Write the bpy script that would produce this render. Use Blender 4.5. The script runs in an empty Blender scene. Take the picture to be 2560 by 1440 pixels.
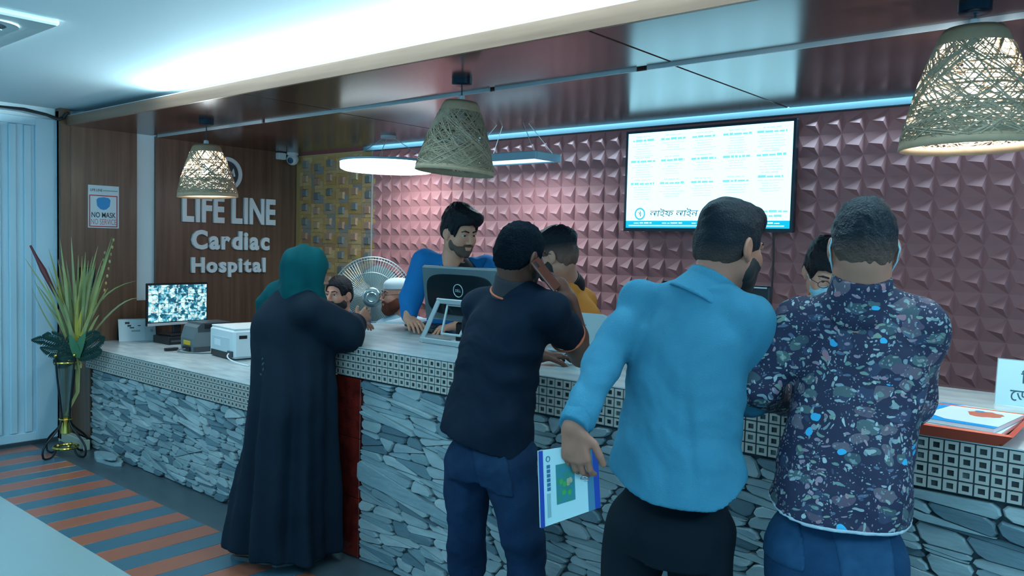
import bpy, math, random
import numpy as np
from mathutils import Vector, Matrix
random.seed(7); RNG = np.random.default_rng(7)
scene = bpy.context.scene
COL = scene.collection

# ------------------------------------------------------------------ camera
FPX, YAW, PITCH, ROLL = 2049.42, .704376, .0514217, -.0253737
CAM = np.array([0.0, 0.0, 1.64])
def cam_axes():
    cy, sy, cp, sp = math.cos(YAW), math.sin(YAW), math.cos(PITCH), math.sin(PITCH)
    fwd = np.array([-sy*cp, cy*cp, -sp]); right = np.array([cy, sy, 0.]); down = np.cross(fwd, right)
    cr, sr = math.cos(ROLL), math.sin(ROLL)
    return np.array([cr*right + sr*down, -sr*right + cr*down, fwd])
CM = cam_axes()
cd = bpy.data.cameras.new('camera'); cam = bpy.data.objects.new('camera', cd); COL.objects.link(cam)
cd.sensor_fit = 'HORIZONTAL'; cd.sensor_width = 36.0; cd.lens = FPX/2560*36.0
cd.clip_start = .05; cd.clip_end = 100
_m = Matrix.Identity(4)
for i in range(3):
    _m[i][0] = CM[0][i]; _m[i][1] = -CM[1][i]; _m[i][2] = -CM[2][i]; _m[i][3] = CAM[i]
cam.matrix_world = _m
scene.camera = cam
# survey helpers: where a sight line of the photograph meets a real plane of the room
def ray(x, y): return CM.T @ np.array([(x-1280)/FPX, (y-720)/FPX, 1.0])
def at(x, y, d): return CAM + ray(x, y)*d
def onz(x, y, z): r = ray(x, y); return CAM + r*((z-CAM[2])/r[2])
def ony(x, y, Y): r = ray(x, y); return CAM + r*((Y-CAM[1])/r[1])
def onx(x, y, X): r = ray(x, y); return CAM + r*((X-CAM[0])/r[0])
def camdir(r, u, f):                       # direction given as right / up / forward of the view
    v = CM.T @ np.array([r, -u, f], float); return v/np.linalg.norm(v)

# ------------------------------------------------------------------ light
vs = scene.view_settings
vs.view_transform = 'Standard'; vs.look = 'None'; vs.gamma = 1.0; vs.exposure = 0.12
vs.use_curve_mapping = False
w = bpy.data.worlds.new('room_air'); scene.world = w; w.use_nodes = True
w.node_tree.nodes['Background'].inputs[0].default_value = (.22, .62, .90, 1)
w.node_tree.nodes['Background'].inputs[1].default_value = .95
def area(name, loc, rot, sx, sy, energy, color, spread=math.pi):
    l = bpy.data.lights.new(name, 'AREA'); l.shape = 'RECTANGLE'; l.size = sx; l.size_y = sy
    l.energy = energy; l.color = color; l.spread = spread
    o = bpy.data.objects.new(name, l); COL.objects.link(o); o.location = loc; o.rotation_euler = rot
    return o
COOL = (.44, .81, 1.0)
area('unseen_lobby_light', (-5.4, .4, 2.58), (0, 0, 0), 1.2, .6, 26, COOL)  # unseen lamp, added to brighten the left walls and the white door
area('unseen_lobby_light', (-3.0, .3, 2.58), (0, 0, 0), 1.2, .6, 20, COOL)
area('unseen_lobby_light', (-.9, .1, 2.58), (0, 0, 0), 1.2, .6, 22, COOL)
area('unseen_lobby_light', (1.4, 1.3, 2.58), (0, 0, 0), .6, 1.2, 44, (.45, .82, 1.0))
# LED strip lying in the cove behind the wooden lip, throwing light on the ceiling
area('cove_led_light', (-2.0, 2.725, 2.583), (math.radians(-97), 0, 0), 6.6, .016, 300, (.58, .90, 1.0))
# LED strip along the top of the feature wall
area('wall_wash_light', (-2.6, 4.715, 2.53), (math.radians(6), 0, 0), 6.2, .03, 38, (.42, .80, 1.0))

# ------------------------------------------------------------------ layout
EX, YB, ZS, ZC, YC, HR, HL = -6.85, 4.77, 2.49, 2.62, 2.70, 1.10, .775

# ------------------------------------------------------------------ materials
MATS = {}
def mat(name, col, rough=.5, metal=0., noise=None, bump=None, emis=None, estr=1., spec=.5, rand=None, coat=0., stretch=(1, 1, 1), col2=None, trans=0., alpha=1., sheen=0.):
    """Principled material; noise=(scale, amount) mottles the colour towards col2, rand=[colours] picks one per object."""
    if name in MATS: return MATS[name]
    m = bpy.data.materials.new(name); m.use_nodes = True; nt = m.node_tree; N = nt.nodes; L = nt.links
    b = N['Principled BSDF']; b.inputs['Base Color'].default_value = (*col, 1); b.inputs['Roughness'].default_value = rough
    b.inputs['Metallic'].default_value = metal; b.inputs['Specular IOR Level'].default_value = spec
    b.inputs['Coat Weight'].default_value = coat; b.inputs['Transmission Weight'].default_value = trans
    b.inputs['Alpha'].default_value = alpha; b.inputs['Sheen Weight'].default_value = sheen
    m.diffuse_color = (*col, 1)
    src = None
    if rand:
        oi = N.new('ShaderNodeObjectInfo'); cr = N.new('ShaderNodeValToRGB'); cr.color_ramp.interpolation = 'CONSTANT'
        L.new(oi.outputs['Random'], cr.inputs[0]); e = cr.color_ramp.elements
        while len(e) < len(rand): e.new(1.)
        for i, c in enumerate(rand): e[i].position = i/len(rand); e[i].color = (*c, 1)
        src = cr.outputs[0]
    if noise or bump:
        tc = N.new('ShaderNodeTexCoord'); mp = N.new('ShaderNodeMapping'); mp.inputs['Scale'].default_value = stretch
        L.new(tc.outputs['Object'], mp.inputs[0])
    if noise:
        nz = N.new('ShaderNodeTexNoise'); nz.inputs['Scale'].default_value = noise[0]; nz.inputs['Detail'].default_value = 6
        L.new(mp.outputs[0], nz.inputs['Vector'])
        mx = N.new('ShaderNodeMix'); mx.data_type = 'RGBA'
        c2 = col2 or tuple(c*.45 for c in col)
        mr = N.new('ShaderNodeMapRange'); mr.inputs[1].default_value = .35; mr.inputs[2].default_value = .7; mr.inputs[4].default_value = noise[1]
        L.new(nz.outputs[0], mr.inputs[0]); L.new(mr.outputs[0], mx.inputs[0])
        mx.inputs[6].default_value = (*col, 1); mx.inputs[7].default_value = (*c2, 1)
        if src:
            L.new(src, mx.inputs[6])
        src = mx.outputs[2]
    if src: L.new(src, b.inputs['Base Color'])
    if bump:
        nb = N.new('ShaderNodeTexNoise'); nb.inputs['Scale'].default_value = bump[0]; nb.inputs['Detail'].default_value = 4
        L.new(mp.outputs[0], nb.inputs['Vector'])
        bp = N.new('ShaderNodeBump'); bp.inputs['Strength'].default_value = bump[1]; bp.inputs['Distance'].default_value = .01
        L.new(nb.outputs[0], bp.inputs['Height']); L.new(bp.outputs[0], b.inputs['Normal'])
    if emis:
        b.inputs['Emission Color'].default_value = (*emis, 1); b.inputs['Emission Strength'].default_value = estr
    MATS[name] = m; return m

def wood(name, c1, c2, axis, rough=.28):
    return mat(name, c1, rough, noise=(3.2, .85), col2=c2, stretch={'x': (.35, 9, 9), 'y': (9, .35, 9), 'z': (9, 9, .35)}[axis], spec=.5)
M_ceil = mat('white ceiling paint', (.70, .78, .82), .7)
M_wallwhite = mat('pale wall paint', (.72, .82, .86), .6)
M_woodpan = wood('brown wall laminate', (.19, .10, .064), (.10, .05, .032), 'z', .34)
M_woodpost = wood('grey brown post', (.20, .105, .065), (.11, .055, .035), 'z', .4)
M_soffit = wood('dark soffit laminate', (.085, .035, .025), (.042, .018, .014), 'x', .2)
M_lip = wood('light wood lip', (.33, .17, .11), (.22, .105, .065), 'x', .45)
M_edge = mat('white laminate edge', (.62, .66, .68), .4, noise=(2, .3), col2=(.3, .32, .33))
M_door = mat('white door enamel', (.50, .70, .80), .4)
M_dark = mat('shadow gap black', (.012, .014, .018), .7)
M_floor = mat('slate floor', (.075, .095, .11), .32, noise=(9, .5), col2=(.05, .07, .085))
M_stripeA = mat('orange floor tile', (.36, .105, .06), .3, noise=(6, .3), col2=(.28, .09, .06))
M_stripeB = mat('blue grey floor tile', (.055, .13, .175), .3, noise=(6, .3), col2=(.045, .10, .14))
M_paleflr = mat('pale polished tile', (.34, .43, .43), .22, noise=(2, .35), col2=(.36, .46, .48))
M_marble = mat('veined grey marble', (.56, .63, .64), .25, noise=(5, .8), col2=(.36, .44, .47), stretch=(1, 3, 1))
M_black = mat('black plastic', (.010, .012, .016), .35)
M_dgrey = mat('dark grey plastic', (.045, .058, .07), .4)
M_grey = mat('grey plastic', (.13, .17, .19), .45)
M_white = mat('white plastic', (.70, .78, .80), .4)
M_paper = mat('white paper', (.72, .82, .84), .7)
M_silver = mat('silver plastic', (.50, .56, .58), .3, metal=.3)
M_chrome = mat('chrome', (.75, .78, .8), .15, metal=1)
M_gold = mat('polished brass', (.80, .55, .12), .2, metal=1)

# ------------------------------------------------------------------ mesh tools
def tag(o, label=None, cat=None, group=None, kind=None):
    if label: o['label'] = label
    if cat: o['category'] = cat
    if group: o['group'] = group
    if kind: o['kind'] = kind
    return o
def empty(name, loc=(0, 0, 0), label=None, cat=None, group=None, kind=None, rz=0.):
    o = bpy.data.objects.new(name, None); COL.objects.link(o); o.location = tuple(loc); o.rotation_euler = (0, 0, rz)
    o.empty_display_size = .1
    return tag(o, label, cat, group, kind)
def link(name, me, parent=None, loc=None):
    o = bpy.data.objects.new(name, me); COL.objects.link(o)
    if parent: o.parent = parent
    if loc is not None: o.location = tuple(loc)
    return o
class MB:
    """Collects shapes for one mesh. org is subtracted, so things may be written in room coordinates."""
    def __init__(s, org=(0, 0, 0)): s.v = []; s.f = []; s.m = []; s.o = np.array(org, float); s.cur = 0
    def add(s, vs_, fs):
        b = len(s.v); s.v += [tuple(np.array(p, float)-s.o) for p in vs_]
        s.f += [tuple(b+i for i in f) for f in fs]; s.m += [s.cur]*len(fs); return s
    def box(s, lo, hi):
        (a, b, c), (d, e, f) = lo, hi
        return s.add([(a,b,c),(d,b,c),(d,e,c),(a,e,c),(a,b,f),(d,b,f),(d,e,f),(a,e,f)],
                     [(0,3,2,1),(4,5,6,7),(0,1,5,4),(1,2,6,5),(2,3,7,6),(3,0,4,7)])
    def bbox(s, c, hx, hy, hz, R=None, bev=.0):
        """box about c with half sizes and optional rotation, all edges chamfered by bev"""
        pts = []
        R = np.eye(3) if R is None else R
        if bev <= 0:
            V = [np.array([sx*hx, sy*hy, sz*hz]) for sx, sy, sz in ((-1,-1,-1),(1,-1,-1),(1,1,-1),(-1,1,-1),(-1,-1,1),(1,-1,1),(1,1,1),(-1,1,1))]
            return s.add([np.array(c)+R@v for v in V], [(0,3,2,1),(4,5,6,7),(0,1,5,4),(1,2,6,5),(2,3,7,6),(3,0,4,7)])
        b = bev; ring = lambda x, y, k: [(-x+k,-y),(x-k,-y),(x,-y+k),(x,y-k),(x-k,y),(-x+k,y),(-x,y-k),(-x,-y+k)]
        lv = [(hx-b, hy-b, -hz, b*.6), (hx, hy, -hz+b, b), (hx, hy, hz-b, b), (hx-b, hy-b, hz, b*.6)]
        for x, y, z, k in lv: pts += [np.array(c)+R@np.array([p[0], p[1], z]) for p in ring(x, y, k)]
        fs = [tuple(range(7, -1, -1)), tuple(range(24, 32))]
        for l in range(3):
            for i in range(8): fs.append((l*8+i, l*8+(i+1) % 8, l*8+8+(i+1) % 8, l*8+8+i))
        return s.add(pts, fs)
    def prism(s, poly, ext):
        """poly: 3D outline, ext: extrusion vector"""
        n = len(poly); P = [np.array(p, float) for p in poly]; e = np.array(ext, float)
        return s.add(P+[p+e for p in P], [tuple(range(n-1, -1, -1)), tuple(range(n, 2*n))]+[(i, (i+1) % n, n+(i+1) % n, n+i) for i in range(n)])
    def lathe(s, prof, c=(0, 0, 0), n=32, axis=(0, 0, 1), cap0=False, cap1=False):
        a = np.array(axis, float); a /= np.linalg.norm(a)
        t = np.array([1, 0, 0]) if abs(a[0]) < .9 else np.array([0, 1, 0]); u = np.cross(a, t); u /= np.linalg.norm(u); v = np.cross(a, u)
        pts = []
        for r, z in prof:
            for i in range(n):
                th = 2*math.pi*i/n; pts.append(np.array(c)+a*z+(u*math.cos(th)+v*math.sin(th))*r)
        fs = []
        for l in range(len(prof)-1):
            for i in range(n): fs.append((l*n+i, l*n+(i+1) % n, l*n+n+(i+1) % n, l*n+n+i))
        if cap0: fs.append(tuple(range(n-1, -1, -1)))
        if cap1: fs.append(tuple(range((len(prof)-1)*n, len(prof)*n)))
        return s.add(pts, fs)
    def tube(s, path, r, n=6, closed=False):
        P = [np.array(p, float) for p in path]; m = len(P); pts = []; fs = []
        rr = r if hasattr(r, '__len__') else [r]*m
        prev = None
        for i in range(m):
            a = P[(i-1) % m] if (i > 0 or closed) else P[i]; b = P[(i+1) % m] if (i < m-1 or closed) else P[i]
            t = b-a; t /= (np.linalg.norm(t)+1e-9)
            if prev is None:
                h = np.array([0, 0, 1.]) if abs(t[2]) < .9 else np.array([1., 0, 0]); u = np.cross(t, h)
            else: u = prev-t*np.dot(prev, t)
            u /= (np.linalg.norm(u)+1e-9); prev = u; v = np.cross(t, u)
            for k in range(n):
                th = 2*math.pi*k/n; pts.append(P[i]+(u*math.cos(th)+v*math.sin(th))*rr[i])
        for i in range(m if closed else m-1):
            for k in range(n): fs.append((i*n+k, i*n+(k+1) % n, ((i+1) % m)*n+(k+1) % n, ((i+1) % m)*n+k))
        if not closed: fs += [tuple(range(n-1, -1, -1)), tuple(range((m-1)*n, m*n))]
        return s.add(pts, fs)
    def sphere(s, c, r, n=12, m=8, sq=(1, 1, 1)):
        prof = [(max(1e-4, math.sin(math.pi*i/m)), -math.cos(math.pi*i/m)) for i in range(m+1)]; pts = []; fs = []
        for rr, z in prof:
            for i in range(n): pts.append(np.array(c)+r*np.array([rr*math.cos(2*math.pi*i/n)*sq[0], rr*math.sin(2*math.pi*i/n)*sq[1], z*sq[2]]))
        for l in range(m):
            for i in range(n): fs.append((l*n+i, l*n+(i+1) % n, l*n+n+(i+1) % n, l*n+n+i))
        return s.add(pts, fs)
    def mesh(s, name, mats):
        me = bpy.data.meshes.new(name); me.from_pydata(s.v, [], s.f)
        for m in (mats if isinstance(mats, (list, tuple)) else [mats]): me.materials.append(m)
        if isinstance(mats, (list, tuple)): me.polygons.foreach_set('material_index', s.m)
        me.update(); return me
    def build(s, name, mats, parent=None, smooth=False, ang=40):
        me = s.mesh(name, mats)
        if smooth:
            me.polygons.foreach_set('use_smooth', [True]*len(me.polygons)); me.set_sharp_from_angle(angle=math.radians(ang))
        return link(name, me, parent)
def bez(a, b, c, d, n=12):
    a, b, c, d = (np.array(q, float) for q in (a, b, c, d))
    return [(1-t)**3*a+3*(1-t)**2*t*b+3*(1-t)*t*t*c+t**3*d for t in np.linspace(0, 1, n)]
TEXT_CACHE = {}
def text_mesh(body, size, extrude, bold=0., shear=0.):
    key = (body, size, extrude, bold, shear)
    if key in TEXT_CACHE: return TEXT_CACHE[key].copy()
    cu = bpy.data.curves.new('text', 'FONT'); cu.body = body; cu.size = size; cu.extrude = extrude; cu.offset = bold; cu.shear = shear
    cu.resolution_u = 3
    o = bpy.data.objects.new('text', cu); COL.objects.link(o)
    dg = bpy.context.evaluated_depsgraph_get(); me = bpy.data.meshes.new_from_object(o.evaluated_get(dg))
    bpy.data.objects.remove(o); bpy.data.curves.remove(cu); TEXT_CACHE[key] = me; return me.copy()
def place_text(name, me, O, U, V, box, material, parent, org=(0, 0, 0), keep=False):
    """fit a text mesh into box=(u0,u1,v0,v1) on the plane O + u*U + v*V; its depth is kept along U x V"""
    n = len(me.vertices); co = np.zeros(n*3); me.vertices.foreach_get('co', co); co = co.reshape(-1, 3)
    lo, hi = co.min(0), co.max(0); U = np.array(U, float); V = np.array(V, float); Nn = np.cross(U, V)
    u = box[0]+(co[:, 0]-lo[0])/max(1e-6, hi[0]-lo[0])*(box[1]-box[0]); v = box[2]+(co[:, 1]-lo[1])/max(1e-6, hi[1]-lo[1])*(box[3]-box[2])
    P = np.array(O, float)-np.array(org, float)+u[:, None]*U+v[:, None]*V+(co[:, 2]-lo[2])[:, None]*Nn
    me.vertices.foreach_set('co', P.ravel()); me.materials.clear(); me.materials.append(material); me.update(); me.name = name
    return link(name, me, parent)
def rotm(axis, ang): return np.array(Matrix.Rotation(ang, 3, Vector(axis)))
def struct(o, label, cat): return tag(o, label, cat, kind='structure')
# all lettering is made first, while the scene is still small
for q_ in set('LIFELINE'): text_mesh(q_, 1, .012, .034)
for q_ in set('CardiacHospital'): text_mesh(q_, 1, .012, .040)
for q_ in (('লাইফ লাইন', 1, 0, .0, .15), ('NO MASK', 1, 0, .012), ('NO SERVICE', 1, 0, .0), ('LIFE LINE', 1, 0, .01), ('DELL', 1, 0, .012), ('িরেপাট', 1, 0, .0), ('েডিলভাির', 1, 0, .0)): text_mesh(*q_)
# ================================================================== THE ROOM
XR = 1.6
flo = MB().box((-8, -3, -.1), (XR+1, 5.2, 0)).build('floor', M_floor); struct(flo, 'dark slate floor running along the foot of the reception counter', 'floor')
YP, YS = 1.785, 2.40
MB().box((-8, -3, 0), (XR+1, YP, .006)).build('pale_slab', M_paleflr, flo)
pitch = .322; x = -6.166-.5*pitch-.16
i = 0; proto = {}
x0 = -6.06-pitch*2
while x0 < XR:
    for k, m_ in ((0, M_stripeA), (1, M_stripeB)):
        if k not in proto:
            proto[k] = MB().bbox((0, 0, .002), pitch/4-.0015, (YS-YP)/2-.001, .002, bev=.001).mesh('floor_tile', m_)
        link('floor_tile', proto[k], flo, (x0-pitch/4-k*pitch/2+.0, (YS+YP)/2, 0))
    x0 += pitch

cei = MB().box((-7.4, -3, ZC), (XR+1, 2.80, ZC+.08)).build('ceiling', M_ceil); struct(cei, 'white plaster ceiling washed by the cove light', 'ceiling')

# ---- wooden soffit over the counter
sof = empty('trim_1', (-2.6, 3.6, ZS)); struct(sof, 'dark glossy wooden soffit hanging over the reception counter', 'soffit')
o_ = (-2.6, 3.6, ZS)
def panel(x0, x1, y0, y1, z0, z1, name='soffit_panel'):
    g = .0035
    return MB(o_).bbox(((x0+x1)/2, (y0+y1)/2, (z0+z1)/2), (x1-x0)/2-g, (y1-y0)/2-g, (z1-z0)/2, bev=.004).build(name, M_soffit, sof)
sx = [-6.85, -4.38, -1.905, .57, XR+.5]
for a, b in zip(sx[:-1], sx[1:]):
    panel(a, b, 2.665, 3.325, ZS+.0, ZS+.03); panel(a, b, 3.352, 4.68, ZS-.012, ZS+.03)
MB(o_).box((-6.85, 3.32, ZS+.02), (XR+.5, 3.36, ZS+.05)).build('shadow_gap', M_dark, sof)
for a, b in zip([-6.80, -5.2, -3.0, -2.05, .3], [-5.24, -3.04, -2.11, .27, XR+.5]):
    MB(o_).box((a, 3.343, ZS-.014), (b, 3.3525, ZS+.016)).build('edge_strip', M_edge, sof)
MB(o_).box((-6.85, 2.67, ZS+.03), (XR+.5, 4.7, ZS+.05)).build('backing_board', M_dark, sof)
lip = MB().prism([(-6.86, 2.640, ZS+.071), (-6.86, 2.662, ZS+.071), (-6.86, 2.668, ZS-.001), (-6.86, 2.650, ZS-.001)], (XR+7.36, 0, 0)).build('trim_2', M_lip); struct(lip, 'pale brown wooden lip along the front of the soffit', 'trim')
led = MB().box((-6.86, 2.648, ZS+.0712), (XR+.5, 2.70, ZS+.079)).build('trim_3', M_edge); struct(led, 'white ledge of the light cove above the wooden lip', 'trim')
bkb = MB().box((-6.86, 2.80, ZS+.05), (XR+.5, 2.83, ZC+.08)).build('trim_4', M_ceil); struct(bkb, 'white back board closing the light cove', 'trim')

# ---- left end of the room
wl = MB().box((-7.1, -3, 0), (-6.95, 5.2, 2.9)).build('wall_left', M_wallwhite); struct(wl, 'pale painted end wall behind the wooden panels', 'wall')
MB().box((-6.95, 2.6, 0), (-6.89, YB, 2.6)).build('plaster', M_wallwhite, wl)
post = MB().box((-6.98, 2.60, .02), (-6.853, 2.672, 2.62)).build('trim_5', M_woodpost); struct(post, 'narrow greyish wooden post at the edge of the poster panel', 'trim')
p1 = MB().bbox((-6.87, 2.935, 1.26), .02, .262, 1.25, bev=.003).build('trim_6', M_woodpan); struct(p1, 'brown wood panel carrying the mask poster', 'panel')
p2 = MB().bbox((-6.87, 4.065, 1.25), .02, .705, 1.24, bev=.003).build('trim_7', M_woodpan); struct(p2, 'brown wood panel carrying the white hospital lettering', 'panel')
low = MB().bbox((-6.88, 3.275, .55), .015, .085, .55, bev=.003).build('trim_8', M_woodpan); struct(low, 'low brown board below the pale blue wall strip', 'panel')
# white folding door with vertical flutes
dr = empty('door_1', (-6.93, 1.6, 0)); struct(dr, 'white fluted door at the far left behind the grass arrangement', 'door')
od = (-6.93, 1.6, 0)
MB(od).box((-6.95, .5, .03), (-6.936, 2.60, 2.53)).build('door_backing', M_door, dr)
for y0, y1, z0, z1 in ((2.445, 2.60, .03, 2.53), (.5, .62, .03, 2.53), (.62, 2.445, 2.47, 2.53), (.62, 2.445, .03, .095)):
    MB(od).bbox((-6.928, (y0+y1)/2, (z0+z1)/2), .012, (y1-y0)/2, (z1-z0)/2, bev=.003).build('door_frame', M_door, dr)
y = 2.42
for k in range(17):
    MB(od).bbox((-6.927, y-.028-k*.105, 1.283), .010, .026, 1.185, bev=.006).build('slat', M_door, dr)
bs = MB().box((-6.935, .4, 0), (-6.90, 2.59, .03)).build('baseboard_left', M_dgrey); struct(bs, 'dark threshold below the white fluted door', 'baseboard')
M_cream = mat('cream skirting', (.52, .50, .40), .5)
bs2 = MB().bbox((-6.66, 2.625, .04), .22, .025, .04, bev=.004).build('baseboard_post', M_cream); struct(bs2, 'cream skirting block under the wooden post', 'baseboard')

# ---- feature wall behind the counter
wb = MB().box((-7.1, YB, 0), (XR+.5, YB+.1, 2.9)).build('wall_back', mat('wine red wall', (.22, .055, .055), .6)); struct(wb, 'feature wall of red faceted panels behind the reception staff', 'wall')
wt = MB().bbox((-2.2, YB-.022, ZS-.02), 3.6, .020, .022, bev=.003).build('trim_9', mat('pale blue trim', (.10, .18, .22), .6)); struct(wt, 'pale blue trim where the feature wall meets the soffit', 'trim')
wt.location.x = .0
XS = -5.70
M_red = mat('red faceted wallpaper', (.53, .235, .24), .5, spec=.4, noise=(30, .15), col2=(.48, .205, .21))
T = .1234
def facet(x, z):
    """one faceted tile, lower left corner at (x, z): raised off-centre pyramid with a folded left edge"""
    y = YB-.0005; h = .036
    V = [(x, y-.004, z), (x+T, y-.004, z), (x+T, y-.004, z+T), (x, y-.004, z+T), (x+.24*T, y-h*.42, z+.50*T), (x+.86*T, y-h, z+.40*T)]
    F = [(0, 1, 4), (1, 5, 4), (1, 2, 5), (2, 4, 5), (2, 3, 4), (3, 0, 4)]
    return V, F
me_f = None; rest = MB(); cols = int((XR-XS)/T); rows = 13; cand = []
for ix in range(cols):
    for iz in range(rows):
        X = XS+ix*T; Z = ZS-.045-(iz+1)*T
        q = CM @ (np.array([X+T/2, YB, Z+T/2])-CAM); px, py = 1280+FPX*q[0]/q[2], 720+FPX*q[1]/q[2]
        cand.append((q[2] if (px < 2640 and px > 0) else 99, X, Z))
cand.sort()
V, F = facet(0, 0); me_f = MB((0, YB, 0)).add(V, F).mesh('wall_tile', M_red)
for n_, (d_, X, Z) in enumerate(cand):
    if n_ < 296: link('wall_tile', me_f, wb, (X, YB, Z))
    else: rest.add(*facet(X, Z))
tag(rest.build('wall_tile_field', M_red, wb), kind='stuff')
MB().box((XS-.006, YB-.02, .8), (XS+.004, YB, ZS-.04)).build('seam_strip', mat('silver seam', (.5, .45, .45), .4), wb)
# relief of little wooden blocks in the corner
M_blk = mat('wooden mosaic block', (.3, .2, .1), .55, rand=[(.52, .29, .19), (.58, .36, .20), (.18, .20, .20), (.54, .31, .22), (.24, .25, .24), (.56, .39, .23)], noise=(40, .3), stretch=(1, 1, 5))
M_plk = mat('wooden mosaic strip', (.3, .2, .1), .55, rand=[(.70, .41, .15), (.60, .34, .12), (.74, .48, .23), (.52, .36, .25), (.66, .40, .16), (.50, .26, .15), (.34, .32, .31), (.72, .44, .17)], noise=(40, .3), stretch=(1, 1, 5))
cw, ch = .1885, .137
pl = {}
def piece(name, w, h, t, taper, m_):
    key = (name, w, h)
    if key not in pl:
        b = MB(); k = taper
        b.add([(-w/2, 0, -h/2), (w/2, 0, -h/2), (w/2, 0, h/2), (-w/2, 0, h/2), (-w/2+k, -t, -h/2+k), (w/2-k, -t, -h/2+k), (w/2-k, -t, h/2-k), (-w/2+k, -t, h/2-k)],
              [(0, 1, 5, 4), (1, 2, 6, 5), (2, 3, 7, 6), (3, 0, 4, 7), (4, 5, 6, 7)])
        pl[key] = b.mesh(name, m_)
    return pl[key]
for ix in range(6):
    for iz in range(12):
        X = EX+.06+ix*cw*1.0; Z = ZS-.05-(iz+.5)*ch-(ch*.25 if ix % 2 else 0)
        cx = X+cw*.5
        link('block', piece('block', .090, .080, .030, .012, M_blk), wb, (cx, YB, Z))
        link('mosaic_strip', piece('mosaic_strip', cw*.27, ch-.003, .012+.006*(iz % 3), .002, M_plk), wb, (X+cw*.14, YB, Z))
        link('mosaic_strip', piece('mosaic_strip', cw*.70, ch*.42, .008+.005*((ix+iz) % 3), .002, M_plk), wb, (X+cw*.64, YB, Z+ch*.28))
        link('mosaic_strip', piece('mosaic_strip', cw*.70, ch*.55, .012+.005*((ix+2*iz) % 3), .002, M_plk), wb, (X+cw*.64, YB, Z-ch*.22))
MB().box((EX+.0, YB-.006, .7), (XS, YB, ZS-.03)).build('mosaic_backing', mat('tan mosaic board', (.50, .33, .13), .6), wb)

# ================================================================== COUNTERS
def stones(x0, x1, z0, z1, n, parent, org, seed):
    """ledge stones: a rectangle split again and again by slanted cuts; each piece a chamfered slab with broken corners"""
    rg = np.random.default_rng(seed); rest = MB(org)
    def clip(poly, m_, n_):
        out = []
        for a in range(len(poly)):
            p, q = poly[a], poly[(a+1) % len(poly)]; dp, dq = np.dot(p-m_, n_), np.dot(q-m_, n_)
            if dp <= 0: out.append(p)
            if dp*dq < 0: out.append(p+(q-p)*dp/(dp-dq))
        return out
    def areaof(P): P = np.array(P); return abs(np.dot(P[:, 0], np.roll(P[:, 1], -1))-np.dot(P[:, 1], np.roll(P[:, 0], -1)))/2
    pieces = [[np.array(p) for p in ((x0, z0), (x1, z0), (x1, z1), (x0, z1))]]; done = []
    while pieces and len(pieces)+len(done) < n:
        k = int(np.argmax([areaof(p) for p in pieces])) if rg.random() < .72 else rg.integers(len(pieces))
        P = pieces.pop(k); A = np.array(P); lo, hi = A.min(0), A.max(0); w, h = hi-lo
        if areaof(P) < .0024: done.append(P); continue
        if w > 6.2*h or (w > 3.0*h and rg.random() < .38): ang = math.radians(rg.choice([rg.uniform(50, 75), rg.uniform(105, 130)])); f = rg.uniform(.3, .7)
        else: ang = math.radians(rg.normal(-5, 6)); f = rg.uniform(.28, .72)
        d = np.array((math.cos(ang), math.sin(ang))); nn = np.array((-d[1], d[0])); m_ = lo+(hi-lo)*(np.array((f, rg.uniform(.4, .6))) if abs(d[1]) > .6 else np.array((.5, f)))
        a, b = clip(P, m_, nn), clip(P, m_, -nn)
        if len(a) > 2 and len(b) > 2 and min(areaof(a), areaof(b)) > .0005: pieces += [a, b]
        else: done.append(P)
    allp = sorted(pieces+done, key=lambda P: -areaof(P)*(1.0 if np.mean(P, axis=0)[0] < -.2 else .3))
    for ip, P in enumerate(allp):
        c = np.mean(P, axis=0); Q = []
        m = len(P)
        for k in range(m):                              # break the corners and leave a joint
            p, pa, pb = P[k], P[k-1], P[(k+1) % m]; la, lb = np.linalg.norm(pa-p), np.linalg.norm(pb-p)
            Q += [p+(pa-p)*min(.3, .016/max(la, 1e-4)), p+(pb-p)*min(.3, .016/max(lb, 1e-4))]
        Q = [c+(q-c)*(1-min(.3, .0035/(np.linalg.norm(q-c)+1e-4))) for q in Q]
        dep = rg.uniform(.008, .032); tl = rg.uniform(-.05, .05, 2); m = len(Q); b = MB(org)
        back = [(p[0], YC+.004, p[1]) for p in Q]; mid = [(p[0], YC-dep*.65, p[1]) for p in Q]; fr = []
        for p in Q:
            s = 1-min(.4, .006/(np.hypot(p[0]-c[0], p[1]-c[1])+1e-4)); X = c[0]+(p[0]-c[0])*s; Z = c[1]+(p[1]-c[1])*s
            fr.append((X, YC-dep-(X-c[0])*tl[0]-(Z-c[1])*tl[1]*2, Z))
        fs = [tuple(range(2*m, 3*m))]
        for l in range(2):
            for k in range(m): fs.append((l*m+k, l*m+(k+1) % m, (l+1)*m+(k+1) % m, (l+1)*m+k))
        if ip < 297: b.add(back+mid+fr, fs).build('stone', M_stone, parent)
        else: rest.add(back+mid+fr, fs)
    if rest.v: tag(rest.build('stone_chips', M_chip, parent), kind='stuff')
M_stone = mat('split slate', (.3, .4, .44), .55, rand=[(.40, .47, .49), (.28, .37, .40), (.48, .54, .55), (.17, .25, .29), (.43, .50, .51), (.34, .42, .44), (.52, .57, .57), (.13, .20, .24)], noise=(14, .35), stretch=(.5, 1, 1.6), bump=(28, .35))
M_chip = mat('slate chips', (.36, .44, .46), .55, noise=(14, .6), col2=(.17, .25, .29), stretch=(.5, 1, 1.6), bump=(28, .35))
M_grout = mat('dark joint', (.05, .075, .09), .8)
M_tile = mat('ivory mosaic tile', (.56, .51, .46), .4, noise=(25, .3), col2=(.46, .43, .40))
M_tdark = mat('dark tile centre', (.03, .035, .04), .35, rand=[(.025, .03, .036), (.06, .07, .075), (.04, .035, .035), (.10, .12, .12), (.03, .04, .045)])
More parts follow.
